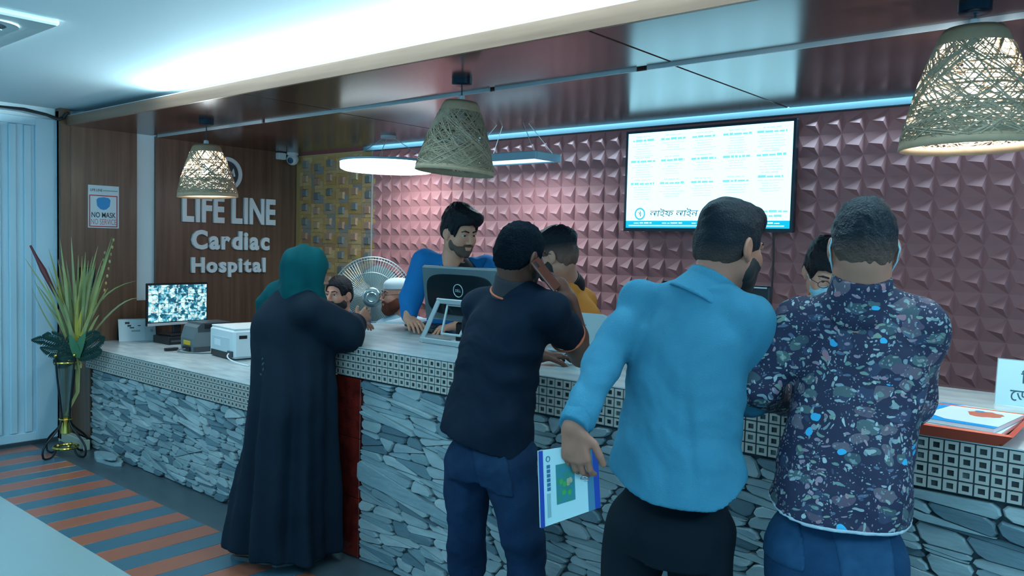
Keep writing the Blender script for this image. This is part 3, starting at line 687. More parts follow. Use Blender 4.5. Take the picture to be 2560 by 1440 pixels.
MB(og1).bbox(g1((-.136, .01, .065)), .003, .055, .016, R1, .001).build('yellow_sticker', mat('yellow sticker', (.75, .48, .02), .5), gp)
MB(og1).bbox(g1((-.139, .01, .022)), .006, .06, .016, R1, .002).build('socket_panel', M_black, gp)
# white printer
og2 = np.array((-5.38, 3.30, zt)); wp = empty('white_printer', og2, 'compact white printer at the edge of the low desk beside the woman', 'printer')
R2 = rotm((0, 0, 1), math.radians(-6))
def g2(p): return og2+R2@np.array(p)
MB(og2).bbox(g2((0, 0, .115)), .20, .17, .105, R2, .018).build('casing', M_white, wp, True)
MB(og2).bbox(g2((0, 0, .222)), .19, .16, .006, R2, .004).build('lid', M_white, wp)
MB(og2).bbox(g2((-.005, -.1705, .105)), .145, .002, .05, R2, .001).build('rear_panel', mat('printer pale grey', (.56, .66, .70), .45), wp)
MB(og2).bbox(g2((-.06, -.1725, .11)), .05, .001, .022, R2, .0005).build('rating_label', M_paper, wp)
MB(og2).bbox(g2((-.02, -.169, .030)), .15, .004, .022, R2, .002).build('paper_slot', M_black, wp)
MB(og2).bbox(g2((.201, -.10, .165)), .002, .03, .012, R2, .001).build('side_grip', M_black, wp)
MB(og2).bbox(g2((.155, -.175, .045)), .035, .008, .022, R2, .003).build('plug', M_dgrey, wp)
wc = MB().tube(bez(g2((.165, -.19, .05)), g2((.22, -.25, .03)), g2((.30, -.22, .006)), g2((.5, -.2, .006)), 16), .005, 6).build('cable', M_white); tag(wc, 'white power cable lying beside the white printer', 'cable')
pc = MB().tube(bez(g1((-.15, .0, .02)), g1((-.26, .05, .01)), g1((-.25, -.14, .006)), g1((-.05, -.24, .006)), 18), .005, 6).build('cable', M_grey); tag(pc, 'thin grey cable curling in front of the label printer', 'cable')
ad = MB().bbox(g1((-.22, .09, .012)), .05, .016, .012, R1, .004).build('power_plug', M_black); tag(ad, 'small black plug lying beside the label printer', 'plug')
yf = MB().prism([(-5.52, 3.535, zt), (-5.34, 3.535, zt), (-5.32, 3.535, zt+.17), (-5.37, 3.535, zt+.25), (-5.47, 3.535, zt+.21)], (0, .02, 0)).build('yellow_folder', mat('yellow folder', (.62, .36, .03), .5)); tag(yf, 'yellow folder corner sticking up behind the white printer', 'folder')

# ================================================================== PLANT STAND
os2 = np.array((-6.40, 2.46, 0)); st = empty('flower_stand', os2, 'black wrought iron flower stand with brass rings on the floor', 'stand')
M_iron = mat('black iron', (.012, .014, .018), .35, metal=.3)
for k in range(4):
    a = math.radians(20+90*k); c_, s_ = math.cos(a), math.sin(a)
    P = bez((.085, 0, .74), (.07, 0, .5), (.03, 0, .35), (.036, 0, .26), 10)+bez((.036, 0, .26), (.06, 0, .17), (.235, 0, .13), (.19, 0, .02), 10)[1:]+bez((.19, 0, .02), (.16, 0, -.005), (.10, 0, .005), (.085, 0, .06), 8)[1:]
    MB(os2).tube([os2+np.array((p[0]*c_, p[0]*s_, max(p[2], .008))) for p in P], .0075, 8).build('leg', M_iron, st, True)
    MB(os2).sphere(os2+np.array((.085*c_, .085*s_, .755)), .012, 10, 8).build('brass_knob', M_gold, st, True)
def ring(z, r, rt_, name, m_): MB(os2).tube([os2+np.array((r*math.cos(t), r*math.sin(t), z)) for t in np.linspace(0, 2*math.pi, 28)[:-1]], rt_, 8, True).build(name, m_, st, True)
ring(.70, .078, .008, 'top_ring', M_gold); ring(.065, .082, .010, 'base_ring', M_gold); ring(.275, .042, .006, 'collar_ring', M_gold)
MB(os2).lathe([(.028, .165), (.036, .17), (.030, .21), (.027, .25), (.034, .29), (.03, .29)], os2, 24).build('brass_collar', M_gold, st, True)
MB(os2).lathe([(.022, .27), (.03, .4), (.045, .55), (.068, .70), (.066, .70), (.043, .55), (.028, .4), (.02, .272)], os2, 28).build('glass_tube', mat('green glass', (.35, .5, .45), .08, trans=.9, alpha=.35), st, True)
for k in range(3):
    a = 2.1*k; MB(os2).sphere(os2+np.array((.05*math.cos(a), .05*math.sin(a), .075)), .014, 10, 8).build('brass_ball', M_gold, st, True)
ga = empty('grass_arrangement', os2+np.array((0, 0, .30)), 'tall artificial grass and fern arrangement in the iron flower stand', 'plant'); oG = os2+np.array((0, 0, .30))
M_bl = mat('grass blade', (.3, .3, .1), .5, rand=[(.34, .33, .10), (.42, .38, .12), (.24, .26, .09), (.46, .36, .08), (.30, .30, .13), (.38, .38, .16)], noise=(12, .3))
M_bly = mat('yellow grass blade', (.46, .34, .04), .5, noise=(12, .3))
def blade(P, w, m_, name='leaf', fold=.35):
    b = MB(oG); n = len(P); pts = []; fs = []
    for i, p in enumerate(P):
        t = i/(n-1); ww = w*(.55+.45*math.sin(min(1, t*1.6)*math.pi/2))*(1-t**3.0)+.0008
        tg = P[min(i+1, n-1)]-P[max(i-1, 0)]; tg = tg/np.linalg.norm(tg); sd = np.cross(tg, CM[2]); sd /= (np.linalg.norm(sd)+1e-6); nn = np.cross(sd, tg)
        pts += [p-sd*ww, p+nn*ww*fold, p+sd*ww, p+nn*(ww*fold-.002)]
    for i in range(n-1):
        a = i*4; c = a+4
        fs += [(a, a+1, c+1, c), (a+1, a+2, c+2, c+1), (a+2, a+3, c+3, c+2), (a+3, a, c, c+3)]
    b.add(pts, fs); return b.build(name, m_, ga, True, 60)
DP = float((CM@(os2-CAM))[2])
rp = np.random.default_rng(9)
tips = [(150,598),(178,592),(165,650),(122,622),(205,640),(232,640),(280,592),(283,600),(268,632),(214,630),(196,638),(255,650),(245,615),(140,690),(110,700),(95,715),(180,620),(225,690),(262,690),(190,700),(155,720),(170,680),(240,700),(270,720),(130,650),(213,655),(205,700),(185,735),(160,740),(235,660)]
tips += [(int(120+rp.uniform(0, 130)), int(rp.uniform(640, 790))) for _ in range(34)]
for i, (tx, ty) in enumerate(tips):
    d0 = DP+rp.uniform(-.04, .04); d1 = DP+rp.uniform(-.16, .16)
    p0 = at(192+rp.uniform(-12, 12), 905+rp.uniform(-10, 20), d0); p3 = at(tx, ty, d1)
    p1 = p0+(p3-p0)*.35+np.array((0, 0, .09)); p2 = p0+(p3-p0)*.72+np.array((0, 0, .05))
    blade(bez(p0, p1, p2, p3, 9), rp.uniform(.008, .013), M_bl)
for tx, ty, mx_, my_ in ((340, 702, 250, 720), (345, 745, 300, 745), (62, 645, 90, 690), (80, 720, 110, 800), (86, 700, 100, 740)):
    p0, p3 = at(195, 890, DP), at(tx, ty, DP-.05); blade(bez(p0, at(mx_*.5+97, my_+60, DP), at(mx_, my_, DP-.03), p3, 10), .007, M_bl)
for tx, ty in ((165, 800), (205, 770), (190, 760), (225, 800), (178, 820)):
    blade(bez(at(193, 880, DP-.03), at(193, 850, DP-.05), at((tx+193)/2, ty+30, DP-.06), at(tx, ty, DP-.05), 7), .017, M_bly)
for tx, ty in ((172, 850), (215, 845)): blade(bez(at(193, 895, DP-.06), at(190, 880, DP-.08), at((tx+193)/2, ty+5, DP-.09), at(tx, ty-15, DP-.08), 7), .035, mat('broad green leaf', (.05, .16, .07), .45), fold=.2)
pr0 = [at(150, 760, DP), at(128, 715, DP-.02), at(108, 675, DP-.03), at(92, 645, DP-.03), at(76, 614, DP-.03)]
MB(oG).tube(pr0, [.006, .016, .022, .012, .008], 8).build('dark_red_leaf', mat('dark red leaf', (.13, .02, .025), .5), ga, True)
MB(oG).tube([at(192, 890, DP), at(175, 820, DP), pr0[0]], .006, 6).build('stem', M_bl, ga, True)
for k in range(4): MB(oG).tube([at(190+k*3, 905, DP), at(191+k*2, 980, DP), os2+np.array((.006*k-.01, 0, .30))], .006, 6).build('stem', M_bl, ga, True)
for dx_, c0 in ((0, (262, 632)), (1, (284, 600))):
    for k in range(9):
        P0 = at(c0[0]-k*3.2, c0[1]+k*18, DP+.03); MB(oG).sphere(P0, .008, 8, 6, (1, 1, 1.6)).build('seed', M_bl, ga, True)
M_fern = mat('dark fern', (.010, .045, .040), .6, noise=(20, .4), spec=.2)
def fern(ax, nl, ln):
    b = MB(oG)
    for i in range(len(ax)-1):
        for k in range(nl):
            t = k/nl; p = ax[i]+(ax[i+1]-ax[i])*t; tg = ax[i+1]-ax[i]; tg /= np.linalg.norm(tg); s = (i+t)/(len(ax)-1); L_ = ln*math.sin(math.pi*min(1, .15+.85*s))**.7*(1-.3*s)
            for sg_ in (-1, 1):
                sd = np.cross(tg, CM[2])*sg_; e = p+(sd*.85+tg*.6)*L_+np.array((0, 0, -.15*L_)); m_ = (p+e)/2; wd = tg*.010
                b.add([p, m_-wd, e, m_+wd, m_-CM[2]*.003], [(0, 1, 4), (1, 2, 4), (2, 3, 4), (3, 0, 4)])
    b.tube(ax, .003, 5); b.build('fern_leaf', M_fern, ga)
for P in ([(190, 890), (150, 858), (110, 848), (78, 850)], [(190, 892), (160, 880), (128, 878), (100, 868)], [(188, 885), (160, 850), (130, 838), (105, 840)], [(195, 888), (225, 868), (248, 850), (262, 842)], [(195, 895), (220, 885), (240, 878), (255, 876)], [(195, 885), (210, 850), (232, 836), (250, 832)], [(190, 895), (170, 900), (150, 905), (135, 898)]):
    fern([at(x_, y_, DP-.05-.02*i) for i, (x_, y_) in enumerate(P)], 7, .07)
# loose slate lying in front of the low desk
ls = np.array(onz(290, 1150, 0))-np.array((0, .05, 0)); b = MB(ls)
sl_ = empty('loose_slate', ls, 'flat loose slate pieces lying on the floor at the foot of the low desk', 'stone')
for cx, cy, rx, ry, z_, h_, a in ((0, 0, .20, .065, 0.012, .022, .1), (-.05, .0, .15, .05, .034, .018, -.1), (.06, -.02, .10, .045, .052, .014, .3)):
    P = [ls+np.array((cx+rx*math.cos(t+a)*(1+.12*math.sin(5*t+a)), cy+ry*math.sin(t)*(1+.15*math.cos(3*t)), z_-.011)) for t in np.linspace(0, 2*math.pi, 11)[:-1]]
    MB(ls).prism(P, (0, 0, h_)).build('slate', M_stone, sl_)

# ================================================================== COUNTER ITEMS
zr = HR+.004
# easel monitor seen from behind
oM = np.array((-2.95, 3.12, zr)); em = empty('easel_monitor', oM, 'black monitor on a silver easel stand seen from behind on the tall counter', 'monitor')
mL = ony(1060, 662, 3.13); mB_ = ony(1075, 800, 3.10); XL = mL[0]; Wd = .57; ztp = mL[2]; zbt = mB_[2]
Rt = rotm((1, 0, 0), math.radians(8)); cM = np.array((XL+Wd/2, 3.14, (ztp+zbt)/2)); hz = (ztp-zbt)/2
MB(oM).bbox(cM, Wd/2, .014, hz, Rt, .010).build('casing', mat('gunmetal monitor back', (.14, .19, .21), .3, metal=.4), em)
def mp(u, v, w): return cM+Rt@np.array((u, w, v))
el = [(Wd/2*.84*np.sign(math.cos(t))*abs(math.cos(t))**.45, hz*.74*np.sign(math.sin(t))*abs(math.sin(t))**.55) for t in np.linspace(0, 2*math.pi, 40)[:-1]]
MB(oM).prism([mp(u, v, -.014) for u, v in el], Rt@np.array((0, -.012, 0))).build('back_cover', mat('black gloss', (.008, .014, .018), .2), em)
place_text('logo_print', text_mesh('DELL', 1, 0, .012), mp(0, .025, -.0272), Rt@np.array((1, 0, 0)), Rt@np.array((0, 0, 1)), (-.020, .020, -.007, .007), M_silver, em, oM)
MB(oM).tube([mp(.034*math.cos(t), .025+.034*math.sin(t), -.027) for t in np.linspace(0, 2*math.pi, 28)[:-1]], .0022, 6, True).build('logo_ring', M_silver, em)
fr0 = onz(1055, 857, zr); ap = ony(1092, 752, 3.10)
xc = cM[0]; hw0, hw1 = xc-fr0[0], xc-ap[0]
F0 = [np.array((xc-hw0, 3.05, zr+.018)), np.array((xc-hw1, 3.115, ap[2])), np.array((xc+hw1, 3.115, ap[2])), np.array((xc+hw0, 3.05, zr+.018))]
def flat_loop(P, hw, m_, name):
    for i in range(len(P)):
        a, c = P[i], P[(i+1) % len(P)]; t = c-a; L_ = np.linalg.norm(t); t /= L_; n_ = np.cross(t, np.array((0, 1., .2))); n_ /= np.linalg.norm(n_); o_2 = np.cross(n_, t)
        MB(oM).bbox((a+c)/2, L_/2+hw, .006, hw, np.array([t, -o_2, n_]).T, .003).build(name, m_, em)
flat_loop(F0, .014, M_silver, 'stand_bar')
c_ = np.mean(F0, axis=0); F1 = [c_+(p-c_)*np.array((.62, 1, .70))+np.array((0, .012, .012)) for p in F0]; F1[0][0] += .06; F1[3][0] -= .06
flat_loop(F1, .006, M_silver, 'inner_bar')
MB(oM).bbox(c_+np.array((0, .14, -.07)), .10, .03, .06, None, .01).build('stand_block', M_black, em)
# clipboard / keyboards on the staff side
kb = empty('keyboard', (-3.62, 3.50, zr), 'slim black keyboard on the tall counter by the hand of the man in blue jacket', 'keyboard'); ok_ = (-3.62, 3.50, zr)
Rk = rotm((0, 0, 1), math.radians(-18)) @ rotm((1, 0, 0), math.radians(6))
MB(ok_).bbox((-3.66, 3.52, zr+.026), .20, .075, .010, Rk, .004).build('casing', M_dgrey, kb)
for r in range(4):
    for c in range(13):
        MB(ok_).bbox(np.array((-3.66, 3.52, zr+.026))+Rk@np.array((-.175+c*.029, -.05+r*.033, .013)), .0125, .0135, .004, Rk, .002).build('key', M_black, kb)
pp = MB().bbox((-3.80, 3.50, zr+.050), .11, .16, .006, rotm((0, 0, 1), .5), .001).build('paper_stack', M_paper); tag(pp, 'stack of pale papers under the hand of the man in blue jacket', 'papers')
mu = MB((-3.0, 3.32, zr)).tube(bez((-3.06, 3.33, zr+.008), (-3.0, 3.36, zr+.02), (-2.97, 3.27, zr+.01), (-2.84, 3.30, zr+.006), 12), .004, 6).build('cable', M_black); mu.location = (-3.0, 3.32, zr); tag(mu, 'short black cable behind the easel monitor stand', 'cable')
wpd = MB().bbox((-3.02, 3.24, zr+.006), .12, .06, .006, rotm((0, 0, 1), -.1), .003).build('notebook', M_paper); tag(wpd, 'pale notebook lying behind the easel stand', 'notebook')
# pale all in one computer near the man in orange
oW = np.array((-2.46, 3.36, zr)); aw = empty('pale_monitor', oW, 'pale grey monitor back with rounded top in front of the man in orange', 'monitor')
wL, wR = ony(1392, 790, 3.42), ony(1503, 800, 3.42); zt_ = ony(1440, 781, 3.42)[2]
rp_ = []
for u, v in ((0, 0), (1, 0), (1.0, .80), (.985, .90), (.94, .965), (.86, 1.0), (.14, 1.0), (.06, .965), (.015, .90), (0, .80)):
    rp_.append((wL[0]+(wR[0]-wL[0]+.03)*u, 3.42-.0*v, zr+.02+(zt_-zr-.02)*v))
MB(oW).prism(rp_, (0, .03, 0)).build('casing', mat('pale grey casing', (.42, .52, .55), .4), aw)
MB(oW).bbox(((wL[0]+wR[0])/2, 3.40, zr+.012), .13, .07, .010, None, .004).build('foot', M_silver, aw)
MB(oW).bbox(((wL[0]+wR[0])/2, 3.414, zr+.10), .03, .008, .08, None, .003).build('neck', M_silver, aw)
for k in range(5): MB(oW).bbox(((wL[0]+wR[0])/2, 3.418, zt_-.06-k*.014), .05, .003, .002, None, .0005).build('vent', M_grey, aw)
cw_ = MB().tube(bez((-2.40, 3.24, zr+.005), (-2.3, 3.16, zr+.05), (-2.22, 3.25, zr+.02), (-2.12, 3.12, zr+.005), 12), .004, 6).build('cable', M_dgrey); tag(cw_, 'loose cable on the marble beside the elbow of the man on the phone', 'cable')
# black monitor behind the man in the blue shirt
oB = np.array((-1.42, 3.30, zr)); bm2 = empty('black_monitor', oB, 'black monitor on the tall counter behind the shoulder of the man in the blue shirt', 'monitor')
tR = ony(1926, 716, 3.34); tRb = ony(1932, 815, 3.34)
MB(oB).bbox((tR[0]-.26, 3.345, (tR[2]+zr+.06)/2), .26, .014, (tR[2]-zr-.06)/2, None, .006).build('casing', M_black, bm2)
MB(oB).bbox((tR[0]-.25, 3.328, tR[2]-.008), .24, .004, .003, None, .001).build('top_strip', M_silver, bm2)
MB(oB).bbox((tR[0]-.26, 3.365, zr+.10), .03, .012, .10, None, .004).build('neck', M_black, bm2)
MB(oB).bbox((tR[0]-.26, 3.37, zr+.008), .12, .09, .008, None, .004).build('foot', M_black, bm2)
# things by the elbow of the man in the patterned shirt
kb2 = empty('black_keypad', (-1.02, 3.05, zr), 'small black keypad on the counter beside the elbow of the man in the patterned shirt', 'keypad'); ok2 = (-1.02, 3.05, zr)
MB(ok2).bbox((-1.02, 3.05, zr+.030), .14, .08, .018, rotm((1, 0, 0), .12), .006).build('casing', M_black, kb2)
for r in range(3):
    for c in range(8): MB(ok2).bbox((-1.13+c*.031, 3.0+r*.04, zr+.048+r*.004), .013, .016, .005, rotm((1, 0, 0), .12), .002).build('key', M_dgrey, kb2)
ps = MB().bbox((-1.0, 2.84, zr+.003), .10, .07, .003, rotm((0, 0, 1), .2), .0005).build('paper_slip', M_paper); tag(ps, 'white paper slip on the counter under the forearm of the man in the patterned shirt', 'paper')
# red tray with brochures
tA, tB = np.array((-.735, 2.70, zr)), np.array((-.44, 2.70, zr))
otr = np.array((-.57, 2.85, zr)); tr = empty('red_tray', otr, 'shallow red plastic tray at the right end of the tall counter', 'tray')
M_tray = mat('red plastic', (.62, .07, .03), .3)
Rtr = rotm((0, 0, 1), math.radians(1))
def tp(u, v, z): return otr+Rtr@np.array((u, v, z))
MB(otr).bbox(tp(0, 0, .004), .125, .165, .004, Rtr, .002).build('tray_base', M_tray, tr)
for (u0, v0), (u1, v1), nm in (((-.13, -.17), (.13, -.17), 'tray_side'), ((.13, -.17), (.13, .17), 'tray_side'), ((.13, .17), (-.13, .17), 'tray_side'), ((-.13, .17), (-.13, -.17), 'tray_side')):
    ou = np.array((np.sign(u0+u1) if u0 == u1 else 0, np.sign(v0+v1) if v0 == v1 else 0))*.03; ot_ = ou*1.35
    MB(otr).add([tp(u0, v0, 0), tp(u1, v1, 0), tp(u1+ou[0]+(ou[1] != 0)*.03*np.sign(u1), v1+ou[1]+(ou[0] != 0)*.03*np.sign(v1), .04), tp(u0+ou[0]+(ou[1] != 0)*.03*np.sign(u0), v0+ou[1]+(ou[0] != 0)*.03*np.sign(v0), .04),
                 tp(u1+ou[0]*1.4+(ou[1] != 0)*.042*np.sign(u1), v1+ou[1]*1.4+(ou[0] != 0)*.042*np.sign(v1), .036), tp(u0+ou[0]*1.4+(ou[1] != 0)*.042*np.sign(u0), v0+ou[1]*1.4+(ou[0] != 0)*.042*np.sign(v0), .036),
                 tp(u1+ou[0]*.4, v1+ou[1]*.4, 0), tp(u0+ou[0]*.4, v0+ou[1]*.4, 0)],
                [(0, 1, 2, 3), (3, 2, 4, 5), (5, 4, 6, 7), (7, 6, 1, 0), (0, 3, 5, 7), (1, 6, 4, 2)]).build(nm, M_tray, tr)
M_bblue = mat('brochure blue', (.0, .30, .68), .35); M_bwhite = mat('brochure white', (.66, .82, .88), .35)
def sheet(name, c, hx, hy, ang, z, t, m_, label=None, cat=None):
    o = MB(c).bbox((c[0], c[1], z+t/2), hx, hy, t/2, rotm((0, 0, 1), ang), .0004).build(name, m_); o.location = c
    if label: tag(o, label, cat)
    return o
def brochure(c, ang, z, label, cover):
    o = empty('brochure', (c[0], c[1], z), label, 'brochure', 'brochures in the red tray'); R_ = rotm((0, 0, 1), ang); oo = np.array((c[0], c[1], z))
    MB(oo).bbox(oo+np.array((0, 0, .006)), .125, .17, .006, R_, .001).build('pages', M_paper, o)
    f = lambda u, v, zz=.0124: oo+R_@np.array((u*1.19, v*1.133, zz))
    MB(oo).prism([f(-.105, -.15), f(.105, -.15), f(.105, .15), f(-.105, .15)], (0, 0, .0006)).build('cover', M_bblue if cover else M_bwhite, o)
    if cover:
        P = [(.105, -.12), (.105, .145), (-.045, .145), (-.07, .12), (-.075, .0), (-.06, -.08), (-.02, -.115)]
        MB(oo).prism([f(u, v, .0131) for u, v in P], (0, 0, .0003)).build('white_field', M_bwhite, o)
        rb = np.random.default_rng(2)
        MB(oo).prism([f(.035+.035*math.cos(t)*(1+.35*rb.random()), .04+.04*math.sin(t)*(1+.35*rb.random()), .0135) for t in np.linspace(0, 2*math.pi, 18)[:-1]], (0, 0, .0003)).build('heart_print', mat('brochure coral', (.50, .13, .08), .5), o)
        MB(oo).prism([f(.012+.012*math.cos(t), .075+.012*math.sin(t), .0140) for t in np.linspace(0, 2*math.pi, 10)[:-1]], (0, 0, .0002)).build('dot_print', M_bblue, o)
        MB(oo).prism([f(u, v, .0131) for u, v in ((-.02, .147), (.105, .147), (.105, .152), (-.02, .152))], (0, 0, .0003)).build('green_edge', mat('brochure green', (.25, .6, .25), .5), o)
brochure((-.56, 2.90), math.radians(-2), zr+.010, 'white booklet lying underneath in the red tray', False)
brochure((-.565, 2.915), math.radians(-5), zr+.024, 'blue and white brochure with a coral heart print on top in the red tray', True)
# acrylic notice
sL = onz(2487, 1010, zr); oN = np.array((sL[0]+.14, sL[1], zr)); ns = empty('acrylic_notice', oN, 'upright acrylic notice with Bengali writing at the right edge of the counter', 'sign')
wN, hN = .30, .165; Rn = rotm((1, 0, 0), math.radians(-8)); c0 = np.array((sL[0], sL[1], zr+.001))
def npnt(u, v, w=0.): return c0+Rn@np.array((u, w, v))
MB(oN).prism([npnt(0, 0), npnt(wN, 0), npnt(wN, hN), npnt(0, hN)], (0, .003, 0)).build('sheet', mat('notice white', (.50, .76, .84), .4), ns)
MB(oN).prism([npnt(-.004, 0, .006), npnt(wN+.004, 0, .006), npnt(wN+.004, hN+.004, .006), npnt(-.004, hN+.004, .006)], (0, .002, 0)).build('acrylic_holder', mat('clear acrylic', (.5, .7, .75), .1, alpha=.5), ns)
MB(oN).bbox(npnt(wN/2, .003, .04), wN/2, .045, .003, None, .001).build('foot', mat('green acrylic edge', (.3, .55, .45), .2), ns)
M_ntx = mat('notice ink', (.03, .10, .12), .5)
place_text('notice_print', text_mesh('িরেপাট', 1, 0, .0), npnt(0, 0, -.001), Rn@np.array((1, 0, 0)), Rn@np.array((0, 0, 1)), (.075, .25, .085, .138), M_ntx, ns, oN)
place_text('notice_print', text_mesh('েডিলভাির', 1, 0, .0), npnt(0, 0, -.001), Rn@np.array((1, 0, 0)), Rn@np.array((0, 0, 1)), (.045, .27, .02, .075), M_ntx, ns, oN)
# ================================================================== PEDESTAL FAN
fc = np.array((-5.20, 4.36, 1.195)); of = np.array((fc[0], fc[1]+.1, 0)); fn = empty('pedestal_fan', of, 'pedestal fan with a round wire guard behind the two seated men', 'fan')
fd = camdir(.12, .02, -1); fd = np.array((fd[0], fd[1], .02)); fd /= np.linalg.norm(fd); fu = np.array((0, 0, 1.)); fs_ = np.cross(fu, fd); fs_ /= np.linalg.norm(fs_); fu = np.cross(fd, fs_)
RF = .325
def fp(r, a, w): return fc+fs_*r*math.cos(a)+fu*r*math.sin(a)+fd*w
M_wire = mat('fan wire', (.50, .62, .62), .35, metal=.5)
b = MB(of)
for k in range(84):
    a = 2*math.pi*k/84
    b.tube([fp(.075, a, .105), fp(.20, a, .095), fp(.30, a, .05), fp(RF, a, 0)], .0016, 4); b.tube([fp(RF, a, 0), fp(.29, a, -.055), fp(.10, a, -.085)], .0016, 4)
tag(b.build('guard_wires', M_wire, fn), kind='stuff')
for r, w_ in ((RF, 0), (RF-.022, .035), (.20, .096), (RF-.022, -.035)):
    MB(of).tube([fp(r, a, w_) for a in np.linspace(0, 2*math.pi, 49)[:-1]], .005 if r == RF else .003, 6, True).build('guard_ring', M_wire, fn, True)
MB(of).lathe([(.001, .11), (.03, .112), (.036, .118), (.045, .112), (.062, .114), (.078, .106), (.082, .098), (.05, .09)], fc, 32, fd).build('guard_badge', mat('fan badge', (.36, .46, .46), .25, metal=.7), fn, True)
M_bld = mat('translucent fan blade', (.22, .33, .33), .25, alpha=.75)
for k in range(3):
    a0 = math.radians(25+120*k); pts = []; fs2 = []; nR, nA = 6, 8
    for i in range(nR):
        r = .05+.21*i/(nR-1); span = math.radians(60+35*math.sin(math.pi*i/(nR-1)))
        for j in range(nA):
            t = j/(nA-1); pts.append(fp(r, a0+span*t, .05-.07*t))
    m0 = len(pts)
    pts += [p-fd*.003 for p in pts]
    for i in range(nR-1):
        for j in range(nA-1):
            q = (i*nA+j, i*nA+j+1, (i+1)*nA+j+1, (i+1)*nA+j); fs2 += [q, tuple(m0+x_ for x_ in q[::-1])]
    MB(of).add(pts, fs2).build('blade', M_bld, fn, True)
MB(of).lathe([(.001, .07), (.045, .065), (.052, .02), (.06, -.03), (.075, -.08), (.075, -.17), (.05, -.20), (.001, -.205)], fc, 28, fd).build('motor', M_dgrey, fn, True)
pb = fc-fd*.13; MB(of).tube([pb+np.array((0, 0, -.05)), np.array((pb[0], pb[1], .03))], .014, 12).build('pole', M_chrome, fn, True)
MB(of).lathe([(.001, .05), (.03, .045), (.15, .022), (.17, 0), (.001, 0)], (pb[0], pb[1], 0), 36).build('base', M_dgrey, fn, True)
